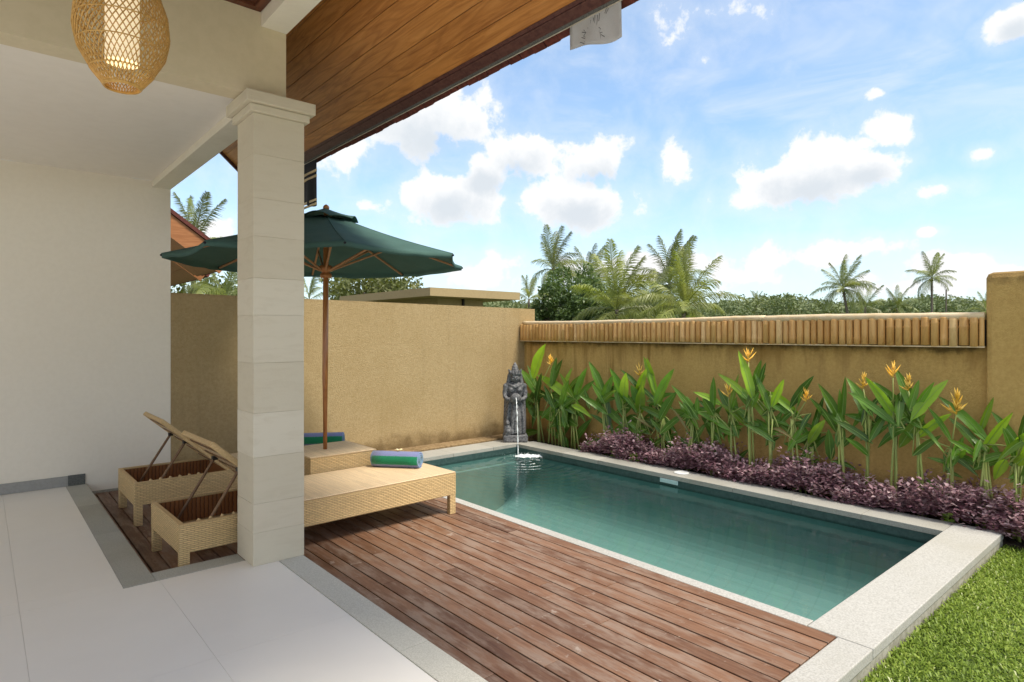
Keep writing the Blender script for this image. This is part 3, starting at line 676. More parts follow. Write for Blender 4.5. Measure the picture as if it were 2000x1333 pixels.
def cane_mesh(r, node):
    zs = [(0, 1), (.10, .985), (.13, 1.0), (.245, 1.0), (.25, .97)]
    if node is not None: zs = [(0, 1), (node - .012, .98), (node - .004, 1.06), (node + .006, 1.05), (node + .014, .98), (.245, 1), (.25, .96)]
    mb = MB(); mb.lathe([(r * s, z) for z, s in zs], 12); return mb.mesh('bamboo_cane', M['bamboo'], True)
cms = [cane_mesh(.037, None), cane_mesh(.037, .17), cane_mesh(.037, .06), cane_mesh(.037, None), cane_mesh(.037, .21)]
y = 7.44
while y > 1.395:
    wdt = min(y - 1.372, random.uniform(.060, .086) if y > 4.5 else random.uniform(.066, .082)); s_ = wdt / .0745
    o = bp_(inst('bamboo_cane', random.choice(cms))); o.location = (6.617 + random.uniform(-.004, .004), y - wdt / 2, 1.392 + random.uniform(-.006, .004))
    o.rotation_euler = (random.uniform(-.012, .012), 0, random.uniform(0, 6.28)); o.scale = (s_ * .95, s_ * .95, 1 + random.uniform(-.015, .025)); y -= wdt
for y0, y1, z, r in ((7.40, 5.18, 1.664, .030), (5.21, 3.35, 1.666, .031), (3.38, 1.375, 1.660, .035)):
    pts, rad = [], []; n = 26
    for i in range(n + 1):
        t = i / n; nd = .0035 if i % 6 == 3 else 0
        pts.append((6.625 + .006 * math.sin(t * 5 + y0), y0 + (y1 - y0) * t, z + .007 * math.sin(t * 4 + y0 * 2))); rad.append(r + nd)
    bp_(MB().tube(pts, rad, 14).build('bamboo_rail', M['bamrail'], None, True))

# ------------------------------------------------------------------ sun loungers
def lounger(name, loc, rz, label):
    t = tag(empty(name, loc, rz), label, 'sun lounger', 'wicker sun loungers on the deck')
    Lg, W, z0, z1, th = 2.245, .765, .170, .356, .034; H = .80
    W_, E_, I_ = M['wick'], M['wickedge'], M['wickin']
    for y0 in (0, W - th):
        p = MB().box(0, Lg, y0, y0 + th, z0, z1).build('side_panel', W_, t, bevel=.006)
        MB().box(.0, Lg, y0 + .003, y0 + th - .003, z1 + .0005, z1 + .006).build('binding', E_, p)
        yi = y0 + th + .0015 if y0 == 0 else y0 - .0045
        MB().box(th + .004, H, yi, yi + .003, z0 + .01, z1 - .008).build('inner_lining', I_, p)
    for x0 in (0, Lg - th):
        p = MB().box(x0, x0 + th, th + .001, W - th - .001, z0, z1).build('end_panel', W_, t, bevel=.006)
        MB().box(x0 + .003, x0 + th - .003, th, W - th, z1 + .0005, z1 + .006).build('binding', E_, p)
        if x0 == 0: MB().box(th + .0015, th + .0045, th + .006, W - th - .006, z0 + .01, z1 - .008).build('inner_lining', I_, p)
    MB().box(H, Lg - .002, .002, W - .002, z1 + .007, z1 + .018).build('seat_top', M['wicktop'], t, bevel=.005)
    MB().box(H - .03, H, th, W - th, z0 + .01, z1 + .002).build('cross_panel', I_, t)
    for x0 in (0.002, Lg - .064):
        for y0 in (.002, W - .05): MB().box(x0, x0 + .062, y0, y0 + .048, 0, z0 + .003).build('leg', W_, t, bevel=.004)
    for x0 in (0.002, Lg - .064):
        for y0 in (.002, W - .05): MB().box(x0 + .004, x0 + .058, y0 + .004, y0 + .044, -.0005, .004).build('foot', M['iron'], t)
    bm = Matrix.Translation((H - .03, 0, z1 + .004)) @ Matrix.Rotation(R(180), 4, 'Z') @ Matrix.Rotation(R(-42), 4, 'Y')
    BL = .752
    br = MB().box(0, BL, -W + .03, -.03, -.016, .006, bm).build('backrest', M['wicktop'], t)
    for y0 in (-.062, -W + .026): MB().box(0, BL + .004, y0, y0 + .036, -.026, .014, bm).build('rail', E_, br, bevel=.01)
    MB().box(BL - .03, BL + .006, -W + .065, -.065, -.024, .012, bm).build('rail', E_, br, bevel=.009)
    for k in range(5): MB().box(.1 + k * .14, .125 + k * .14, -W + .066, -.066, -.0245, -.0165, bm).build('slat', M['strut'], br)
    for y0 in (.10, W - .12):
        a = bm @ Vector((.46, -y0 - .01, -.026)); b_ = Vector((.135, y0 + .01, .20))
        p = MB().tube([a, b_], .0115, 8).build('strut', M['strut'], t); MB().box(a.x - .018, a.x + .018, y0 - .012, y0 + .032, a.z - .015, a.z + .012).build('bracket', M['iron'], p)
    for y0 in (th + .006,):
        rk = MB()
        for k in range(6): rk.tube([(.11 + k * .075, y0 + .012, z1 - .03), (.135 + k * .075, y0 + .012, z1 + .012)], .012, 8)
        rk.box(.06, .62, y0, y0 + .022, z1 - .05, z1 - .022); rk.build('ratchet_rack', M['wickedge'], t, False)
    return t
lounger('sun_lounger', (.984, 4.44, ZD), R(1.6), 'wicker sun lounger in front, partly hidden by the column, towel on its foot end')
lounger('sun_lounger', (.975, 5.93, ZD), R(0.2), 'wicker sun lounger at the back beside the white wall, backrest raised')
# umbrella table
tb = tag(empty('side_table', (2.53, 5.6, ZD)), 'square wicker table between the loungers with the umbrella pole through it', 'table')
for nme, b6, mt in (('side_panel', (-.31, .31, -.30, -.27, .0, .497), 'wick'), ('side_panel', (-.31, .31, .27, .30, .0, .497), 'wick'), ('side_panel', (-.31, -.28, -.269, .269, .0, .497), 'wick'), ('side_panel', (.28, .31, -.269, .269, .0, .497), 'wick'), ('table_top', (-.314, .314, -.304, .304, .498, .510), 'wicktop')):
    bx(nme, M[mt], b6, tb, .004)
bx('lower_shelf', M['wickin'], (-.279, .279, -.269, .269, .03, .05), tb)

# towels and flowers
def towel(loc, rz, label, flab):
    mb = MB(); turns, n, Lh = 3.6, 76, .225; pts = []
    for i in range(n + 1):
        t = i / n; a = t * turns * 2 * math.pi + 1.2; r = .010 + .063 * t
        pts.append((math.cos(a) * r * 1.06, math.sin(a) * r * .95))
    for i in range(n):
        for s0, s1 in ((-Lh, -Lh * .5), (-Lh * .5, Lh * .5), (Lh * .5, Lh)):
            j = lambda s_, q: s_ + (.006 * math.sin(q * .35) if abs(s_) == Lh else 0)
            mb.quad((j(s0, i), *pts[i]), (j(s1, i), *pts[i]), (j(s1, i + 1), *pts[i + 1]), (j(s0, i + 1), *pts[i + 1]))
    o = mb.build('rolled_towel', M['towel'], None, True); o.location = loc; o.rotation_euler = (0, 0, rz)
    bm = bmesh.new(); bm.from_mesh(o.data); bmesh.ops.remove_doubles(bm, verts=bm.verts, dist=1e-5); bm.to_mesh(o.data); bm.free()
    so = o.modifiers.new('thickness', 'SOLIDIFY'); so.thickness = .0125; so.offset = -.6
    tag(o, label, 'towel', 'rolled towels on the loungers')
    f = tag(empty('frangipani_flower', (loc[0] + .02, loc[1], loc[2] + .074)), flab, 'flower', 'flowers on the towels')
    for k in range(5):
        a = k * 2 * math.pi / 5 + .3; d_ = Vector((math.cos(a), math.sin(a), 0)); s_ = Vector((-math.sin(a), math.cos(a), 0)); z = Vector((0, 0, 1)); m = MB()
        p0 = d_ * .002; p1 = d_ * .022 + s_ * .014 + z * .010; p2 = d_ * .044 + z * .014; p3 = d_ * .022 - s_ * .013 + z * .006; c = d_ * .024 + z * .012
        for q in ((p0, p1, c), (p1, p2, c), (p2, p3, c), (p3, p0, c)):
            i = len(m.v); m.v += [tuple(x) for x in q]; m.f.append((i, i + 1, i + 2)); m.uv += [(0, 0)] * 3
        m.build('petal', M['petal'], f)
towel((2.93, 5.02, ZD + .374 + .073), R(-50), 'rolled blue and green striped towel on the front lounger', 'cream frangipani flower on the front lounger towel')
towel((2.86, 6.50, ZD + .374 + .073), R(-32), 'rolled blue and green towel behind the umbrella pole on the back lounger', 'cream frangipani flower on the towel behind the umbrella pole')

# umbrella
UX, UY = 2.49, 5.60
um = tag(empty('pool_umbrella', (UX, UY, ZD)), 'dark green octagonal market umbrella with wooden pole and ribs', 'umbrella')
zt, zr, Rr = 2.655 - ZD, 2.19 - ZD, 1.364
def uang(k): return TH - R(90) + R(22.8 + 45 * k)
MB().tube([(0, 0, .02), (0, 0, 1.2), (.012, 0, zt + .02)], .026, 16).build('pole', M['pole'], um, True)
MB().lathe([(.024, -.03), (.05, -.03), (.056, -.01), (.05, .01), (.04, .015), (.04, .03), (.06, .035), (.066, .06), (.06, .085), (.024, .09)], 20, (.008, 0, 2.06 - ZD)).build('hub', M['pole'], um, True)
MB().lathe([(.012, 0), (.028, .01), (.03, .03), (.02, .045), (.004, .055)], 14, (.01, 0, zt + .02)).build('finial', M['pole'], um, True)
def uz(t): return zt + (zr - zt) * t + -.045 * math.sin(math.pi * t) * .6
cn = MB(); nt_, nr = 9, 14
for k in range(8):
    a0, a1 = uang(k), uang(k + 1); Pt = {}
    for i in range(nr + 1):
        t = .12 + .88 * i / nr
        for j in range(nt_ + 1):
            u = j / nt_; p0 = Vector((math.cos(a0), math.sin(a0), 0)) * Rr * t; p1 = Vector((math.cos(a1), math.sin(a1), 0)) * Rr * t
            p = p0.lerp(p1, u); sag = math.sin(math.pi * u)
            z = uz(t) - sag * .020 * t + .011 * math.sin(t * 19 + k * 1.7 + u * 7 + 1.5 * math.sin(u * 9 + k)) * sag * (1 - t * .4); p *= 1 - .03 * sag * t ** 3
            Pt[i, j] = (p.x, p.y, z)
    for i in range(nr):
        for j in range(nt_): cn.quad(Pt[i, j], Pt[i, j + 1], Pt[i + 1, j + 1], Pt[i + 1, j])
    for j in range(nt_):    # hem folded down
        a_, b_ = Pt[nr, j], Pt[nr, j + 1]
        cn.quad(a_, b_, (b_[0] * .995, b_[1] * .995, b_[2] - .035), (a_[0] * .995, a_[1] * .995, a_[2] - .035))
o = cn.build('canopy', M['green'], um, True)
bm = bmesh.new(); bm.from_mesh(o.data); bmesh.ops.remove_doubles(bm, verts=bm.verts, dist=1e-4); bm.to_mesh(o.data); bm.free()
so = o.modifiers.new('thickness', 'SOLIDIFY'); so.thickness = .003
seam = MB()
for k in range(8):
    a0 = uang(k); seam.tube([(math.cos(a0) * Rr * t, math.sin(a0) * Rr * t, uz(t) + .002) for t in [.12 + .88 * i / 10 for i in range(11)]], .006, 5)
seam.build('seam', M['green'], o)
vc = MB(); rv = .31
for k in range(8):
    a0, a1 = uang(k), uang(k + 1); Pt = {}
    for i in range(6):
        t = i / 5
        for j in range(9):
            u = j / 8; p = (Vector((math.cos(a0), math.sin(a0), 0)).lerp(Vector((math.cos(a1), math.sin(a1), 0)), u)) * max(.012, rv * t)
            z = zt + .032 - .115 * t ** 1.1 + math.sin(math.pi * u) * .034 * t ** 3 * (1.2 if k % 2 else .35); Pt[i, j] = (p.x, p.y, z)
    for i in range(5):
        for j in range(8): vc.quad(Pt[i, j], Pt[i, j + 1], Pt[i + 1, j + 1], Pt[i + 1, j])
o = vc.build('vent_cap', M['green'], um, True)
bm = bmesh.new(); bm.from_mesh(o.data); bmesh.ops.remove_doubles(bm, verts=bm.verts, dist=1e-4); bm.to_mesh(o.data); bm.free()
o.modifiers.new('thickness', 'SOLIDIFY').thickness = .003
for k in range(8):
    a = uang(k); d_ = Vector((math.cos(a), math.sin(a), 0)); q = lambda t, dz: d_ * Rr * t + Vector((0, 0, uz(t) + dz))
    rb = MB().tube([q(.05, -.02), q(.5, -.018), q(.985, -.016)], .0115, 6).build('rib', M['rib'], um)
    MB().tube([d_ * .05 + Vector((0, 0, 2.10 - ZD)), q(.50, -.03)], .0105, 6).build('strut', M['rib'], rb)
    e = q(.985, -.016); MB().tube([e, e + d_ * .03], [.013, .009], 6).build('tip_cap', M['black'], rb)

# ------------------------------------------------------------------ statue and fountain
SX, SY = 6.08, 6.97
st = tag(empty('guardian_statue', (SX, SY, ZD)), 'dark carved stone figure with tall crown holding a pouring pot', 'statue')
st.rotation_euler = (0, 0, R(-37)); st.scale = (1.03, 1.0, 1.03)       # local -Y is the front
mb = MB()
mb.lathe([(.165, .10), (.168, .30), (.160, .55), (.150, .75), (.125, .86), (.095, .93), (.06, .97)], 20, (0, .05, 0), 1.0, .42)      # back slab
mb.lathe([(.150, .10), (.158, .14), (.155, .25), (.142, .40), (.128, .52), (.110, .60), (.098, .64)], 20, (0, 0, 0), 1.0, .72)
mb.lathe([(.10, .62), (.112, .68), (.125, .74), (.13, .79), (.105, .83), (.05, .85)], 18, (0, .005, 0), 1.0, .62)
for s_ in (-1, 1):
    mb.ell((s_ * .055, -.062, .745), (.045, .035, .04)); mb.ell((s_ * .135, .0, .79), (.042, .045, .05))
    mb.tube([(s_ * .128, .0, .80), (s_ * .150, -.01, .71), (s_ * .145, -.04, .635)], [.040, .036, .033], 10)
    mb.tube([(s_ * .146, -.03, .64), (s_ * .115, -.09, .615), (s_ * .055, -.125, .615)], [.033, .03, .026], 10)
    mb.ell((s_ * .05, -.135, .60), (.03, .024, .032))
    mb.tube([(s_ * .06, -.03, 1.0), (s_ * .085, .0, .96), (s_ * .09, .005, .88), (s_ * .105, .0, .82)], [.018, .026, .032, .03], 8)     # hair and ear ornaments
    mb.tube([(s_ * .066, -.02, 1.0), (s_ * .095, -.015, 1.045)], [.018, .008], 6)
    mb.tube([(s_ * .05, -.125, .12), (s_ * .045, -.13, .35), (s_ * .02, -.11, .56)], [.03, .028, .02], 8)         # robe folds
    mb.tube([(s_ * .12, -.085, .12), (s_ * .115, -.08, .33), (s_ * .085, -.06, .57)], [.028, .024, .02], 8)
mb.tube([(0, -.14, .13), (0, -.125, .56)], [.022, .022], 8)
mb.ell((0, -.14, .635), (.078, .068, .072)); mb.tube([(0, -.15, .655), (0, -.20, .64)], [.034, .028], 10)           # pot with spout
mb.tube([(-.11, -.07, .60), (0, -.115, .575), (.11, -.07, .60)], .02, 8)
mb.tube([(-.10, -.02, .83), (-.04, -.075, .80), (0, -.083, .785), (.04, -.075, .80), (.10, -.02, .83)], .017, 8)    # collar
mb.tube([(0, 0, .83), (0, -.005, .90)], [.04, .038], 10)
mb.ell((0, -.018, .925), (.066, .068, .076), 16, 12); mb.ell((0, -.087, .92), (.012, .016, .02)); mb.ell((0, -.078, .888), (.022, .012, .008))
for s_ in (-1, 1): mb.ell((s_ * .026, -.078, .938), (.016, .011, .008)); mb.ell((s_ * .034, -.062, .905), (.023, .022, .022))
mb.lathe([(.076, .955), (.086, .97), (.082, .985), (.072, .992)], 18, (0, -.01, 0)); mb.lathe([(.066, .985), (.060, 1.02), (.05, 1.035), (.052, 1.05), (.043, 1.065), (.04, 1.09), (.028, 1.10), (.026, 1.115), (.012, 1.13), (.006, 1.15)], 16)
for k in range(7):
    a = R(-180 + k * 30); mb.tube([(math.cos(a) * .076, math.sin(a) * .076 - .01, .98), (math.cos(a) * .098, math.sin(a) * .098 - .01, 1.045)], [.02, .005], 6)
mb.lathe([(.05, .10), (.058, .16), (.05, .22), (.035, .25)], 12, (-.115, -.105, 0)); mb.ell((-.115, -.115, .275), (.034, .034, .038)); mb.tube([(-.115, -.13, .28), (-.115, -.165, .265)], [.02, .012], 8)
mb.ell((-.105, -.13, .16), (.045, .05, .035))
o = mb.build('figure', M['statue'], st, True)
rm = o.modifiers.new('carve', 'REMESH'); rm.mode = 'VOXEL'; rm.voxel_size = .0075; rm.use_smooth_shade = True
sm = o.modifiers.new('soften', 'SMOOTH'); sm.iterations = 2; sm.factor = .4
bx('plinth', M['statue'], (-.175, .175, -.16, .13, 0, .105), st, .018)
sp = st.matrix_world
c_, s_ = math.cos(R(-37)), math.sin(R(-37))
def stw(x, y, z): return Vector((SX + (x * c_ - y * s_) * 1.03, SY + (x * s_ + y * c_) * 1.03, ZD + z * 1.03))
p0 = stw(0, -.205, .645); v0 = Vector((s_ * 1.0, -c_ * 1.0, 0)); v0 = (stw(0, -1, 0) - stw(0, 0, 0)).normalized()
pts, rad = [], []; tt = math.sqrt(2 * (p0.z - WZ) / 9.8)
for i in range(27):
    t = tt * i / 26; pts.append(p0 + v0 * 1.0 * t + Vector((random.uniform(-.002, .002), random.uniform(-.002, .002), -4.9 * t * t))); rad.append(.0075 + .003 * math.sin(i * 2.1) + random.uniform(-.002, .002))
tag(MB().tube(pts, rad, 8).build('water_jet', M['foam'], None, True), 'thin white stream of water pouring from the statue pot into the pool', 'water jet')
land = pts[-1]
sp = MB()
for i in range(150):
    a = random.uniform(0, 6.28); r = abs(random.gauss(0, .13)); run = random.uniform(0, .42) * (random.random() < .6)
    s_ = random.uniform(.0015, .0042); sp.ell((land.x + r * math.cos(a) + run * RX, land.y + r * math.sin(a) * .8 + run * RY, WZ + abs(random.gauss(0, .03)) * (1 if r < .15 else .5)), (s_, s_, s_), 6, 4)
gn = 26; Pt = {}
for i in range(gn + 1):
    for j in range(gn + 1):
        u, v = i / gn, j / gn; x_ = (u - .15) * .58; y_ = (v - .5) * .22; e_ = max(0, 1 - ((u - .3) / (.3 if u < .3 else .7)) ** 2 - ((v - .5) / (.5 - .25 * u)) ** 2)
        h_ = e_ * (.014 + .030 * abs(math.sin(u * 21 + 3 * math.sin(v * 9))) * abs(math.cos(v * 17 + 2 * u)) + random.uniform(0, .010)) - .004
        Pt[i, j] = (land.x + x_ * RX + y_ * FX, land.y + x_ * RY + y_ * FY, WZ + h_)
for i in range(gn):
    for j in range(gn):
        if Pt[i, j][2] > WZ + .0005 + .005 * random.random(): sp.quad(Pt[i, j], Pt[i + 1, j], Pt[i + 1, j + 1], Pt[i, j + 1])
tag(sp.build('splash', M['foam'], None, True), 'white splash and droplets where the jet meets the pool', 'splash', kind='stuff')

# ------------------------------------------------------------------ heliconias along the back wall
def leaf(a, b, wd, parent, mat, arch=.12, fold=.18, twist=0, name='leaf'):
    ax = b - a; L = ax.length; t = ax.normalized(); view = Vector((-.85, -.5, .25)).normalized()
    s_ = t.cross(view).normalized(); s_ = (Matrix.Rotation(twist, 3, t) @ s_).normalized(); n_ = s_.cross(t).normalized()
    if n_.dot(view) < 0: n_ = -n_
    mb = MB(); n = 9; rows = []
    for i in range(n + 1):
        u = i / n; wv = wd * min(1, (u / .24) ** .6) * min(1, ((1 - u) / .45)) ** .7 if 0 < i < n else wd * (.08 if i == 0 else .02)
        c = a.lerp(b, u) + Vector((0, 0, 1)) * arch * L * math.sin(math.pi * u) ** 1.0 * .9
        wig = .06 * wd * math.sin(u * 19 + L * 40)
        rows.append((c + s_ * wv + n_ * (fold * wv + wig), c + s_ * wv * .5 + n_ * fold * wv * .32, c, c - s_ * wv * .5 + n_ * fold * wv * .32, c - s_ * wv + n_ * (fold * wv - wig)))
    for i in range(n):
        for j in range(4): mb.quad(rows[i][j], rows[i][j + 1], rows[i + 1][j + 1], rows[i + 1][j])
    o = mb.build(name, mat, parent, True)
    bm = bmesh.new(); bm.from_mesh(o.data); bmesh.ops.remove_doubles(bm, verts=bm.verts, dist=1e-6); bm.to_mesh(o.data); bm.free()
    MB().tube([r[2] + n_ * .0015 for r in rows], [.0042 - .0032 * i / n for i in range(n + 1)], 5).build('midrib', M['midrib'], o)
    return o
def flower(p, parent, big=1.0, kind=0):
    mb = MB(); rnd = random.Random(int(p.y * 1000)); lat = Vector((RX, RY, 0)); up = Vector((0, 0, 1)); fw = Vector((-.75, -.65, 0))
    nb = 5 if kind == 0 else 8; hgt = (.10 if kind == 0 else .15) * big
    for k in range(nb):
        q_ = k / nb; z = q_ * hgt; sg = 1 if k % 2 else -1; ln = (.17 - .07 * q_) * big * (1 if kind == 0 else .62) * rnd.uniform(.8, 1.15)
        d_ = (lat * sg * rnd.uniform(.6, 1.1) * (1 - .75 * q_) + up * (.35 + 1.2 * q_ + rnd.uniform(0, .4)) + fw * rnd.uniform(-.6, .6)).normalized()
        q = p + up * z + lat * rnd.uniform(-.006, .006); mb.tube([q, q + d_ * ln * .45 - up * .004, q + d_ * ln + up * .012], [.0085 * big, .0095 * big, .001], 6)
        for m_ in range(2 if kind == 0 else 4):
            d2 = (d_ * .7 + up * rnd.uniform(0, 1.0) + lat * rnd.uniform(-.7, .7) + fw * rnd.uniform(-.6, .6)).normalized(); q2 = q + d_ * ln * rnd.uniform(.02, .3); mb.tube([q2, q2 + d2 * ln * rnd.uniform(.35, .7)], [.0055 * big, .001], 5)
    mb.tube([p - up * .01, p + up * hgt], [.007, .004], 6)
    return mb.build('flower', M['flower'], parent, True)
# base px, node px, leaves [(tip x, tip y, start x, start y, width factor, tone)], flowers
PL = [
 ((1055, 862), (1047, 768), [(1066, 672, 1046, 728, 1.5, 1), (1016, 721, 1047, 765, 1.2, 0), (1030, 714, 1046, 750, .8, 0), (1058, 728, 1049, 775, 1, 0), (1018, 764, 1038, 783, .9, 0), (1052, 812, 1049, 770, 1.0, 0)], [(1075, 704, 1)]),
 ((1079, 866), (1077, 770), [(1099, 702, 1079, 750, 1.1, 0), (1087, 698, 1079, 745, 1, 0), (1048, 732, 1110, 778, .9, 1), (1062, 752, 1079, 790, .9, 0), (1068, 770, 1078, 795, .9, 0)], []),
 ((1098, 868), (1094, 798), [(1081, 776, 1116, 803, 1, 0), (1109, 832, 1098, 798, .8, 0), (1112, 742, 1096, 790, .9, 0)], []),
 ((1122, 864), (1119, 780), [(1092, 728, 1116, 770, .8, 1), (1118, 718, 1104, 752, .8, 1), (1147, 718, 1127, 770, .9, 0), (1134, 733, 1112, 760, .8, 1), (1157, 818, 1124, 797, .9, 1), (1163, 742, 1133, 775, 1, 0)], []),
 ((1182, 862), (1178, 782), [(1150, 706, 1175, 762, 1.1, 0), (1155, 748, 1177, 782, 1, 0), (1197, 733, 1181, 778, 1, 0), (1131, 772, 1176, 803, .9, 0), (1205, 762, 1180, 782, .8, 1), (1142, 760, 1150, 792, 1, 0)], []),
 ((1218, 864), (1217, 797), [(1191, 719, 1217, 775, 1.05, 0), (1223, 728, 1218, 778, 1.3, 1), (1200, 745, 1213, 800, 1.1, 0), (1246, 808, 1221, 775, 1, 0), (1212, 722, 1247, 760, .7, 0)], []),
 ((1250, 866), (1250, 805), [(1263, 720, 1247, 768, 1, 1), (1232, 752, 1250, 790, 1.6, 0), (1254, 752, 1250, 800, 1.3, 1), (1234, 812, 1270, 835, .35, 2)], [(1250, 726, 0)]),
 ((1283, 868), (1281, 785), [(1257, 696, 1281, 772, .8, 1), (1263, 698, 1279, 760, .8, 1), (1317, 720, 1285, 780, .95, 0), (1235, 746, 1278, 785, .6, 0), (1300, 760, 1288, 790, .7, 1)], []),
 ((1300, 866), (1296, 812), [(1323, 764, 1294, 812, 1.1, 0), (1308, 860, 1302, 835, 1.4, 0)], []),
 ((1345, 880), (1352, 812), [(1311, 752, 1355, 808, .7, 0), (1341, 774, 1357, 812, 1, 0), (1333, 785, 1350, 812, 1, 0), (1345, 823, 1362, 858, 1.2, 0), (1312, 796, 1340, 838, .3, 2)], []),
 ((1392, 892), (1392, 806), [(1394, 736, 1393, 790, .9, 0), (1354, 766, 1400, 787, 1, 1), (1372, 778, 1390, 806, 1.7, 0), (1357, 802, 1415, 834, .95, 0), (1417, 862, 1388, 832, .8, 0), (1378, 830, 1394, 858, 1, 0), (1362, 775, 1362, 800, 1, 0)], []),
 ((1430, 892), (1428, 808), [(1443, 730, 1426, 802, .55, 1), (1402, 730, 1456, 776, .8, 1), (1400, 785, 1453, 828, .65, 1), (1440, 775, 1430, 800, .6, 0), (1453, 832, 1425, 842, 1, 0)], [(1422, 766, 0)]),
 ((1468, 888), (1466, 768), [(1442, 685, 1466, 765, .95, 1), (1487, 703, 1472, 752, .9, 0), (1496, 708, 1486, 742, .7, 0), (1449, 757, 1500, 817, 1.05, 1), (1473, 728, 1498, 790, .8, 0), (1483, 765, 1470, 790, 1, 0), (1453, 828, 1502, 858, .7, 0)], [(1462, 698, 0)]),
 ((1508, 882), (1506, 800), [(1490, 757, 1512, 795, 1.1, 0), (1531, 741, 1512, 785, 1, 1), (1573, 828, 1512, 778, .85, 1), (1538, 813, 1505, 793, .7, 0), (1483, 790, 1500, 770, 1, 0), (1555, 864, 1510, 842, .25, 2), (1496, 858, 1525, 852, .3, 2)], []),
 ((1550, 892), (1549, 818), [(1590, 734, 1552, 785, .9, 0), (1517, 838, 1540, 812, .9, 0), (1562, 845, 1580, 815, .9, 0), (1558, 795, 1566, 770, .7, 0)], [(1574, 776, 2)]),
 ((1586, 884), (1584, 845), [(1580, 776, 1628, 836, .75, 0), (1609, 774, 1592, 830, .7, 0), (1612, 820, 1585, 858, 1.05, 1), (1600, 800, 1588, 842, .8, 0)], []),
 ((1645, 908), (1641, 822), [(1597, 749, 1637, 815, .85, 0), (1651, 735, 1645, 812, .55, 0), (1640, 760, 1641, 812, .6, 0), (1629, 821, 1690, 858, .85, 0), (1600, 792, 1628, 836, .7, 0), (1618, 838, 1622, 888, 1.2, 0)], []),
 ((1698, 912), (1697, 802), [(1653, 738, 1695, 800, .95, 0), (1656, 766, 1734, 820, .75, 0), (1664, 838, 1696, 802, .9, 0), (1724, 768, 1700, 800, .7, 0), (1650, 855, 1688, 884, .9, 0), (1705, 832, 1745, 790, .9, 0)], [(1686, 750, 1)]),
 ((1747, 918), (1746, 805), [(1689, 736, 1742, 808, .85, 1), (1705, 745, 1780, 826, .95, 0), (1754, 836, 1758, 780, 1, 0), (1714, 876, 1757, 845, .85, 0), (1762, 775, 1752, 800, .8, 0)], [(1744, 728, 0)]),
 ((1795, 928), (1789, 806), [(1748, 719, 1786, 804, .95, 0), (1795, 742, 1780, 790, .9, 0), (1825, 746, 1793, 792, .8, 0), (1852, 742, 1793, 806, 1.1, 1), (1808, 808, 1766, 862, 1.1, 1), (1846, 888, 1797, 838, .5, 0), (1770, 800, 1783, 826, 1, 0)], [(1774, 754, 1)]),
 ((1860, 935), (1857, 875), [(1859, 808, 1805, 846, .9, 1), (1850, 858, 1900, 886, .8, 0), (1912, 932, 1858, 893, .75, 0), (1812, 795, 1850, 850, .6, 0), (1885, 878, 1870, 895, 1.2, 0)], [(1868, 800, 3)]),
 ((1922, 958), (1918, 868), [(1832, 774, 1915, 850, .8, 0), (1852, 815, 1912, 876, 1.0, 0), (1941, 776, 1918, 834, .7, 1), (1978, 806, 1929, 870, .85, 1), (1936, 804, 1982, 862, .85, 0), (1872, 804, 1912, 846, .7, 0), (1955, 895, 1935, 868, .8, 0), (1900, 905, 1912, 868, .8, 0)], []),
 ((1988, 992), (1988, 892), [(1948, 902, 1995, 866, 1, 1), (1958, 835, 1978, 885, .9, 0), (2016, 838, 1985, 885, 1.2, 1), (2012, 790, 1996, 850, 1, 0), (1942, 938, 1960, 905, 1.5, 1), (2030, 880, 1990, 905, 1.1, 1)], []),
]
names = ['next to the stone statue', 'second', 'third', 'fourth', 'fifth', 'sixth', 'seventh', 'eighth', 'ninth', 'tenth', 'eleventh', 'twelfth', 'thirteenth', 'fourteenth', 'fifteenth', 'sixteenth', 'seventeenth', 'eighteenth', 'nineteenth', 'twentieth', 'twenty first', 'twenty second']
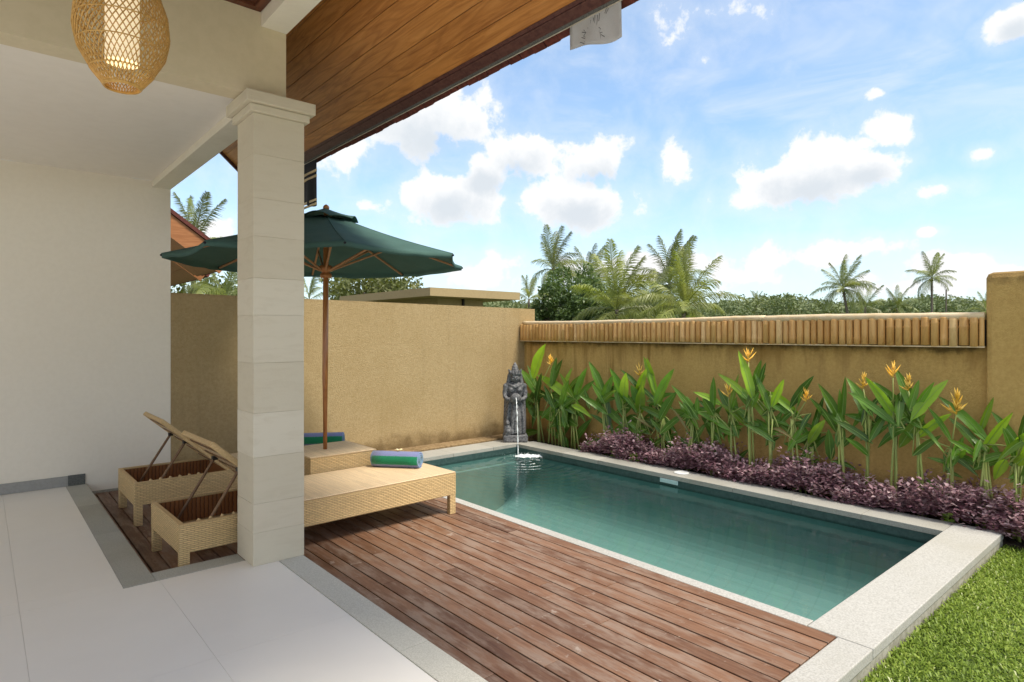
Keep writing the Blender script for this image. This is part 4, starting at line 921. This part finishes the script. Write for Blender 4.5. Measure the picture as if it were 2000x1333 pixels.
for i, (bp, nd, lv, fl) in enumerate(PL):
    Xb = 6.47 + random.uniform(-.07, .07)
    base = onX(*bp, Xb); base.z = -.195; node = onX(*nd, Xb)
    pos = 'beside the statue' if i == 0 else ('at the right edge beside the wall pier' if i == len(PL) - 1 else names[i] + ' along the wall from the statue')
    pl = tag(empty('heliconia_plant', base), ('yellow flowered heliconia ' if fl else 'broad leaved heliconia without flower ') + pos, 'plant', 'heliconias along the back wall')
    MIh = Matrix.Translation(-base)
    kids = []
    nst = 3 if i % 3 else 4
    for k in range(nst):
        off = Vector((random.uniform(-.05, .05), random.uniform(-.075, .075), 0)) if k else Vector()
        tp = node + Vector((random.uniform(-.02, .02), random.uniform(-.03, .03), random.uniform(-.12, .0) if k else 0))
        b0 = base + off; mid = b0.lerp(tp, .5) + Vector((0, random.uniform(-.01, .01), 0))
        kids.append(MB().tube([b0, mid, tp], [.0125, .0105, .007], 8).build('stem', M['stem'], None, True))
    for k in range(8):      # lesser leaves nearer the wall
        a = random.uniform(-75, 75); ln = random.uniform(30, 64); sx, sy = nd[0] + random.uniform(-12, 12), nd[1] + random.uniform(-6, 96) * (.6 if k < 6 else 1)
        lv = lv + [(sx + math.sin(R(a)) * ln, sy - math.cos(R(a)) * ln * (1 if random.random() < .7 else -.5), sx, sy, random.uniform(.7, 1.05), 3)]
    for tx, ty, sx, sy, wf, tone in lv:
        sx, sy = sx + (sx - tx) * .24, sy + (sy - ty) * .24
        a_ = onX(sx, sy, min(6.6, Xb + random.uniform(-.06, .06))); off = random.uniform(-.20, .10) if tone != 3 else random.uniform(.0, .14)
        b_ = onX(tx, ty, min(6.64, Xb + off)); L = (b_ - a_).length
        droopy = b_.z < a_.z
        m_ = M['dead'] if tone == 2 else (M['helinew'] if tone == 1 else M['heli'])
        kids.append(leaf(a_, b_, max(.015, .070 * L * wf + .013 * wf), None, m_, arch=.10 if droopy else .05, fold=random.uniform(.1, .45), twist=random.uniform(-.35, .35)))
        if tone != 2:
            q = node if (a_ - node).length < .45 else base.lerp(node, .6)
            if (a_ - q).length > .03: kids.append(MB().tube([q, q.lerp(a_, .5) + Vector((0, 0, .01)), a_], [.007, .006, .0045], 6).build('petiole', M['stem'], None, True))
    for fx, fy, kd in fl:
        p = onX(fx, fy + 8, Xb - .03); kids.append(flower(p, None, .78 if kd != 3 else 1.15, 0 if kd in (0,) else 1))
        q = base.lerp(node, .9); kids.append(MB().tube([q, q.lerp(p, .5) + Vector((-.01, 0, .02)), p], [.007, .006, .005], 6).build('flower_stalk', M['stem'], None, True))
    for k in kids: k.parent = pl; k.matrix_parent_inverse = MIh

# purple ground cover
def cover():
    V, F, T = [], [], []; nC = 2500; cnt = 0
    for c in range(nC):
        y = rng.uniform(.2, 5.75); x = rng.uniform(6.22, 6.64)
        fade = min(1, (5.75 - y) / .5); fr = 1 - (x - 6.24) / .38
        h = (.13 + .20 * (.5 + .5 * math.sin(y * 5.1 + 1.3 * math.sin(x * 21))) + rng.uniform(0, .08) + (.13 if rng.random() < .06 else 0)) * (.6 + .4 * fade) * (1.0 if y > 1.2 else 1.1)
        nl = rng.integers(9, 16); tone0 = rng.uniform(0, .45)
        for k in range(nl):
            a = rng.uniform(0, 6.283); el = rng.uniform(-.2, .9); t = rng.uniform(.35, 1.0)
            s = rng.uniform(.016, .029) * (1.15 if rng.random() < .2 else 1); d = np.array([math.cos(a) * math.cos(el), math.sin(a) * math.cos(el), math.sin(el)])
            p = np.array([x, y, -.19 + h * t]) + d * rng.uniform(.004, .03)
            side = np.array([-math.sin(a), math.cos(a), rng.uniform(-.4, .4)]); up = np.cross(d, side)
            V += [p, p + d * s + side * s * .62 + up * .15 * s, p + d * s * 2.1 - up * .1 * s, p + d * s - side * s * .62 + up * .15 * s]
            F.append((cnt, cnt + 1, cnt + 2, cnt + 3)); T += [min(1, max(0, tone0 + rng.normal(.40, .21) + .25 * (t - .6)))] * 4; cnt += 4
    return npmesh('purple_ground_cover', np.array(V), np.array(F), M['purple'], np.array(T))
o = inst('purple_ground_cover', cover()); tag(o, 'low purple leaved ground cover between pool coping and wall', 'ground cover', kind='stuff')
# a few green seedlings among it
for i, (px, py, s_) in enumerate(((1200, 872, .075), (1240, 872, .085), (1852, 960, .05), (1262, 850, .05))):
    base = onX(px, py + 10, 6.30); base.z = -.19
    t = tag(empty('green_seedling', base), ('small bright green seedling left of its twin at the pool edge', 'larger bright green seedling beside the pool coping', 'tiny green seedling among the purple leaves far right', 'small green seedling behind the pair at the pool edge')[i], 'plant', 'green seedlings in the ground cover')
    for k in range(9):
        a = k * 2.4; d_ = Vector((math.cos(a), math.sin(a), .35)).normalized(); q = Vector((0, 0, .05 + .012 * k))
        leaf(q, q + d_ * s_, s_ * .3, t, M['helinew'], .1, .2)
    MB().tube([(0, 0, 0), (0, 0, .16)], .004, 5).build('stem', M['stem'], t)

# lawn grass
def grass():
    n = 78000; x = rng.uniform(2.2, 6.75, n); y = 1.165 - rng.uniform(0, 1, n) ** 1.25 * 2.2
    keep = ~((x > 6.25) & (y > 1.0)); x, y = x[keep], y[keep]; n = len(x)
    a = rng.uniform(0, 6.283, n); el = rng.uniform(.05, 1.15, n); s = rng.uniform(.016, .038, n); w = rng.uniform(.0026, .0052, n)
    d = np.stack([np.cos(a) * np.cos(el), np.sin(a) * np.cos(el), np.sin(el)], 1); sd = np.stack([-np.sin(a), np.cos(a), np.zeros(n)], 1)
    p = np.stack([x, y, np.full(n, -.228) + rng.uniform(0, .02, n)], 1); m = p + d * (s * .55)[:, None]; m[:, 2] += s * .12
    tip = p + d * s[:, None]; tip[:, 2] -= s * .12 * np.cos(el)
    w = w[:, None]; V = np.stack([p - sd * w * .6, p + sd * w * .6, m + sd * w, m - sd * w, tip], 1).reshape(-1, 3)
    i = np.arange(n)[:, None] * 5; F = np.concatenate([np.concatenate([i, i + 1, i + 2], 1), np.concatenate([i, i + 2, i + 3], 1), np.concatenate([i + 3, i + 2, i + 4], 1)])
    pn = .5 + .25 * np.sin(x * 3.1 + 2 * np.sin(y * 4)) + .0
    t = np.clip(.35 * pn + rng.normal(.28, .2, n), 0, 1)
    return npmesh('lawn_grass', V, F, M['grass'], np.repeat(t, 5))
tag(inst('lawn_grass', grass()), 'short bright green broad bladed lawn beside the pool', 'grass', kind='stuff')

# ------------------------------------------------------------------ beyond the walls
# neighbouring flat roofed pavilion
pv = tag(empty('neighbour_pavilion', (9.5, 14.5, -.27)), 'ochre flat roofed pavilion rising behind the plain garden wall', 'building')
MIp = Matrix.Translation((-9.5, -14.5, .27))
for nme, b6, mt in (('roof_slab', (8.1, 10.95, 12.35, 17.2, 2.40, 2.60), 'pavtan'), ('wall', (8.75, 10.2, 13.0, 16.6, -.27, 2.398), 'pavtan'), ('downpipe', (9.5, 9.55, 12.94, 12.999, -.27, 2.399), 'iron')):
    o = bx(nme, M[mt], b6); o.parent = pv; o.matrix_parent_inverse = MIp
# neighbouring house roof: timber gable eaves seen from below
nb = tag(empty('neighbour_house', (2.5, 12.6, -.27)), 'house with orange timber gable eaves behind the umbrella on the left', 'building')
MIn = Matrix.Translation((-2.5, -12.6, .27))
def nbp(o): o.parent = nb; o.matrix_parent_inverse = MIn; return o
def gable(Ya, Yb, pe, ang, ln, nbands):
    e = onY(*pe, Ya); d_ = Vector((-math.cos(ang), 0, math.sin(ang))); n_ = Vector((math.sin(ang), 0, math.cos(ang)))
    def sl(s0, s1, y0, y1, t0, t1):
        mb = MB(); P = [e + d_ * s + n_ * t + Vector((0, y - Ya, 0)) for s in (s0, s1) for y in (y0, y1) for t in (t0, t1)]
        for q in ((0, 1, 3, 2), (4, 6, 7, 5), (0, 4, 5, 1), (2, 3, 7, 6), (0, 2, 6, 4), (1, 5, 7, 3)): mb.quad(*[P[i] for i in q])
        return mb
    nbp(sl(0, ln, Ya, Ya + .05, -.04, .26).build('rake_board', M['nroof'])); nbp(sl(-.03, ln, Ya - .03, Yb, .27, .33).build('roof', M['rtile']))
    so = nbp(sl(.0, ln, Ya + .05, Yb, .04, .06).build('soffit', M['nroof']))
    for k in range(nbands): sl(.06 + k * .28, .06 + k * .28 + .272, Ya + .052, Yb - .01, .015, .039).build('soffit_board', M['nroof'], so).matrix_parent_inverse = Matrix.Identity(4)
    nbp(sl(-.06, -.005, Ya - .02, Yb, .1, .3).build('fascia', M['rtile']))
gable(11.0, 12.6, (432, 531), R(36), 3.4, 11)
gable(12.8, 16.0, (394, 546), R(36), 3.4, 11)
nbp(bx('wall', M['white'], (-2.2, 1.9, 13.2, 17.0, -.27, 2.6)))

# palms
def frond_mesh(L, droop, mat, nl=58, lw=.026, ll=.56, seed=0, up=.5):
    rd = random.Random(seed); mb = MB(); pts = []
    for i in range(13):
        t = i / 12; pts.append(Vector((L * (t - .12 * t * t * droop), 0, L * (up * t - droop * .62 * t ** 2.2))))
    mb.tube(pts, [.035 * L / 4 * (1 - .85 * i / 12) + .004 for i in range(13)], 5)
    for i in range(nl):
        t = .10 + .9 * i / nl; k = min(11, int(t * 12)); f = t * 12 - k; p = pts[k].lerp(pts[k + 1], f); tg = (pts[k + 1] - pts[k]).normalized()
        ln = ll * L / 4 * (math.sin(math.pi * (t * .78 + .18)) ** .7) * 1.5
        for s_ in (-1, 1):
            d_ = (tg * rd.uniform(.55, .8) + Vector((0, s_, 0)) * rd.uniform(.65, .9) + Vector((0, 0, rd.uniform(-.25, .25)))).normalized()
            m_ = p + d_ * ln * .5; e = p + d_ * ln + Vector((0, 0, -ln * rd.uniform(.35, .85))); w_ = tg * lw * L / 4
            b0 = len(mb.v); mb.v += [tuple(p - w_ * .6), tuple(p + w_ * .6), tuple(m_ + w_), tuple(m_ - w_), tuple(e)]
            mb.f += [(b0, b0 + 1, b0 + 2, b0 + 3), (b0 + 3, b0 + 2, b0 + 4)]; mb.uv += [(0, 0)] * 7
    return mb.mesh('frond', mat)
FM = {}
for key, mt in (('n', 'frond'), ('y', 'frondy')):
    FM[key] = [frond_mesh(4.0, .35, M[mt], seed=1, up=.55), frond_mesh(4.0, .8, M[mt], seed=2, up=.45), frond_mesh(4.0, 1.25, M[mt], seed=3, up=.35), frond_mesh(4.0, .1, M[mt], seed=4, up=.3)]
def palm(px, py, depth, rad_px, label, n=22, key='n', wind=.35, lean=.0, nuts=True, steep=0.0, seed=0, grp='coconut palms beyond the walls'):
    rd = random.Random(seed + int(px)); top = at(px, py, depth); rad = rad_px * depth / 1205; s_ = rad / 4.0 * 1.45
    base = Vector((top.x + lean * RX * depth * .05, top.y + lean * RY * depth * .05, -.27)); t = tag(empty('coconut_palm', base), label, 'palm tree', grp); Mi = Matrix.Translation(-base)
    pts = [base.lerp(top, i / 8) + Vector((RX, RY, 0)) * .25 * s_ * math.sin(i / 8 * 3.14) * lean for i in range(9)]
    h = top.z + .27; r0 = min(.22, .16 * s_ + .05)
    o = MB().tube(pts, [r0 * 1.25] + [r0 * (1 - .35 * i / 8) for i in range(1, 9)], 10).build('trunk', M['trunk'], None, True); o.parent = t; o.matrix_parent_inverse = Mi
    wdir = math.atan2(RY, RX)
    for k in range(n):
        a = k * 2.399963 + rd.uniform(-.25, .25); q = k / n
        pitch = R(72 - 100 * q + steep * 30 * (1 - q) + rd.uniform(-8, 8))         # young fronds stand up, old ones hang
        a = a + wind * math.sin(wdir - a) * (1 - .4 * q)
        me = FM['y' if key == 'y' or (rd.random() < .2) else 'n'][0 if q < .3 else (1 if q < .6 else rd.choice((1, 2)))]
        sc = s_ * rd.uniform(.82, 1.12)
        o = inst('frond', me, t, (0, 0, 0), (0, 0, 0)); m_ = Matrix.Translation(top + Vector((0, 0, -.15 * s_ * q))) @ Matrix.Rotation(a, 4, 'Z') @ Matrix.Rotation(-pitch + R(18), 4, 'Y') @ Matrix.Rotation(rd.uniform(-.5, .5), 4, 'X') @ Matrix.Scale(sc, 4)
        o.matrix_world = m_; o.matrix_parent_inverse = Mi; o.matrix_basis = m_
    if nuts:
        cb = MB()
        for k in range(9):
            a = rd.uniform(0, 6.28); cb.ell((top.x + math.cos(a) * .28 * s_, top.y + math.sin(a) * .28 * s_, top.z - .25 * s_ - rd.uniform(0, .25) * s_), (.13 * s_, .13 * s_, .16 * s_), 8, 6)
        o = cb.build('coconut_cluster', M['frondy'], None, True); o.parent = t; o.matrix_parent_inverse = Mi
palm(1080, 525, 72, 55, 'tall windswept coconut palm standing just right of the pavilion roof', 22, wind=.6, steep=.3, seed=1)
palm(1033, 585, 60, 34, 'small young palm at the end of the plain garden wall', 12, 'y', .3, nuts=False, steep=.5, seed=2)
palm(1150, 545, 80, 44, 'coconut palm peeping over the dark leafy tree', 16, wind=.5, seed=3, steep=.2)
palm(1205, 605, 46, 88, 'low yellow green palm just above the bamboo rail in the palm group', 22, 'y', .2, seed=4, steep=.5)
palm(1308, 552, 58, 66, 'tallest palm of the group behind the middle of the bamboo band', 24, wind=.5, seed=5, steep=.2)
palm(1335, 600, 44, 84, 'bright green bushy palm below the tallest one behind the bamboo band', 20, 'y', .2, seed=6, steep=.6)
palm(1265, 600, 54, 66, 'low palm between the two bushy ones behind the bamboo band', 16, 'n', .3, seed=7)
palm(1646, 562, 80, 43, 'single coconut palm with yellow nuts over the far forest', 24, wind=.5, lean=.3, seed=8)
palm(1820, 543, 88, 34, 'slender coconut palm on a tall bare trunk right of the other', 20, wind=.1, seed=9)
palm(1928, 608, 50, 26, 'small palm crown beside the right wall pier', 12, 'y', .1, nuts=False, seed=10)
palm(378, 482, 26, 72, 'palm rising behind the orange timber eaves', 18, 'n', .3, seed=11, steep=.6)
palm(440, 590, 22, 95, 'palm with drooping fronds under the umbrella edge', 16, 'n', .1, seed=12)
palm(604, 585, 34, 55, 'thin drooping palm seen between column and umbrella pole', 10, 'n', .1, seed=13, nuts=False)
palm(1478, 588, 140, 17, 'distant palm poking above the far forest', 14, 'n', .2, seed=14, nuts=False)
palm(1752, 600, 120, 30, 'far palm low in the forest between the two tall palms', 14, 'n', .2, seed=15, nuts=False)
palm(1690, 600, 110, 34, 'far palm low beside the single coconut palm', 14, 'n', .2, seed=16, nuts=False)

# broad leaved trees
def leafcloud(pts, per, size, mat, name, spread, seed):
    r = np.random.default_rng(seed); P = np.repeat(np.array(pts), per, 0); n = len(P); d = r.normal(size=(n, 3)); d /= np.linalg.norm(d, axis=1)[:, None]
    P = P + d * (spread * r.uniform(.3, 1, n) ** .5)[:, None]; a = r.normal(size=(n, 3)); a /= np.linalg.norm(a, axis=1)[:, None]; b = np.cross(a, r.normal(size=(n, 3))); b /= np.linalg.norm(b, axis=1)[:, None]
    s = (size * r.uniform(.6, 1.3, n))[:, None]; V = np.stack([P - a * s, P + b * s * .45, P + a * s, P - b * s * .45], 1).reshape(-1, 3); F = np.arange(n * 4).reshape(-1, 4)
    return npmesh(name, V, F, mat)
def tree(px, py, depth, rx, rz, mat, label, seed, ncl=60, per=90, size=.16, gapy=.55):
    rd = random.Random(seed); c = at(px, py, depth); rx *= depth / 1205; rz *= depth / 1205; base = Vector((c.x, c.y, -.27))
    t = tag(empty('leafy_tree', base), label, 'tree', 'leafy trees beyond the walls'); Mi = Matrix.Translation(-base); tips = []
    fork = base.lerp(c, .55); tr = MB().tube([base, base.lerp(fork, .5) + Vector((.1, .05, 0)), fork, c], [.22, .18, .14, .05], 8)
    for k in range(ncl):
        u, v, w_ = rd.gauss(0, .55), rd.gauss(0, .55), rd.gauss(0, .5); l = math.sqrt(u * u + v * v + w_ * w_)
        if l > 1.05: u, v, w_ = u / l, v / l, w_ / l
        p = c + Vector((u * rx, v * rx, w_ * rz)); tips.append(tuple(p))
        if k % 4 == 0: tr.tube([fork.lerp(c, rd.random()), p], [.05, .012], 5)
    o = tr.build('trunk', M['bark'], None, True); o.parent = t; o.matrix_parent_inverse = Mi
    o = inst('crown', leafcloud(tips, per, size, mat, 'crown', gapy * rx * .55, seed), t); o.matrix_parent_inverse = Mi
tree(1112, 585, 66, 62, 62, M['treed'], 'dark dense broadleaf tree between the pavilion and the palm group', 21, 70, 110, .22)
tree(1075, 610, 58, 34, 40, M['treed'], 'low dark bush tree under the windswept palm', 22, 40, 90, .2)
tree(722, 566, 30, 86, 34, M['treeo'], 'loose olive green tree above the wall right of the umbrella pole', 23, 75, 55, .13, .5)
tree(1240, 618, 64, 90, 36, M['treed'], 'dark broadleaf tree filling the gap behind the low palms', 24, 60, 90, .2)
tree(1165, 598, 60, 40, 40, M['treed'], 'dark broadleaf tree right behind the yellow green palm', 25, 50, 90, .2)
tree(420, 600, 27, 110, 44, M['treeo'], 'pale leafy tree behind the left end of the plain garden wall', 26, 60, 60, .13, .5)

# far forest on rising land
def forest():
    r = np.random.default_rng(5); pts = []
    for k in range(1100):
        px = r.uniform(880, 2120); d = r.uniform(120, 330); b = at(px, 652, d)
        ht = 1.5 + d * (.044 + .014 * (.5 + .5 * math.sin(px * .021 + 1.0)) * r.uniform(.4, 1.15))
        for j in range(9): pts.append((b.x + r.normal(0, 1.7), b.y + r.normal(0, 1.7), ht * r.uniform(.45, 1.0)))
    return leafcloud(pts, 18, .42, M['forest'], 'far_forest', 1.4, 6)
tag(inst('far_forest', forest()), 'far off tropical forest along the horizon', 'forest', kind='stuff')
hl = MB()
for i in range(60):
    a0, a1 = 840 + i * 22, 862 + i * 22
    f_ = lambda q: 8 + 3 * math.sin(q * .013) + 1.5 * math.sin(q * .041)
    p, q = at(a0, 652, 340), at(a1, 652, 340); p2, q2 = at(a0, 652, 520), at(a1, 652, 520)
    hl.quad((p.x, p.y, -.3), (q.x, q.y, -.3), (q.x, q.y, f_(a1)), (p.x, p.y, f_(a0))); hl.quad((p.x, p.y, f_(a0)), (q.x, q.y, f_(a1)), (q2.x, q2.y, f_(a1) + 6), (p2.x, p2.y, f_(a0) + 6))
tag(hl.build('wooded_hills', M['forest']), kind='structure')
# power line and its pole
pp = tag(empty('power_pole', at(1848, 652, 95)), 'thin utility pole with a wire near the slender palm', 'pole')
b0 = at(1848, 652, 95); Mi = Matrix.Translation(-b0)
o = MB().tube([(b0.x, b0.y, -.27), (b0.x, b0.y, 8.3)], [.14, .10], 8).build('pole', M['trunk']); o.parent = pp; o.matrix_parent_inverse = Mi
q0, q1 = Vector((b0.x, b0.y, 7.2)), at(1960, 572, 80)
o = MB().tube([q0.lerp(q1, i / 10) + Vector((0, 0, -1.1 * math.sin(math.pi * i / 10))) for i in range(11)], .018, 4).build('wire', M['iron']); o.parent = pp; o.matrix_parent_inverse = Mi
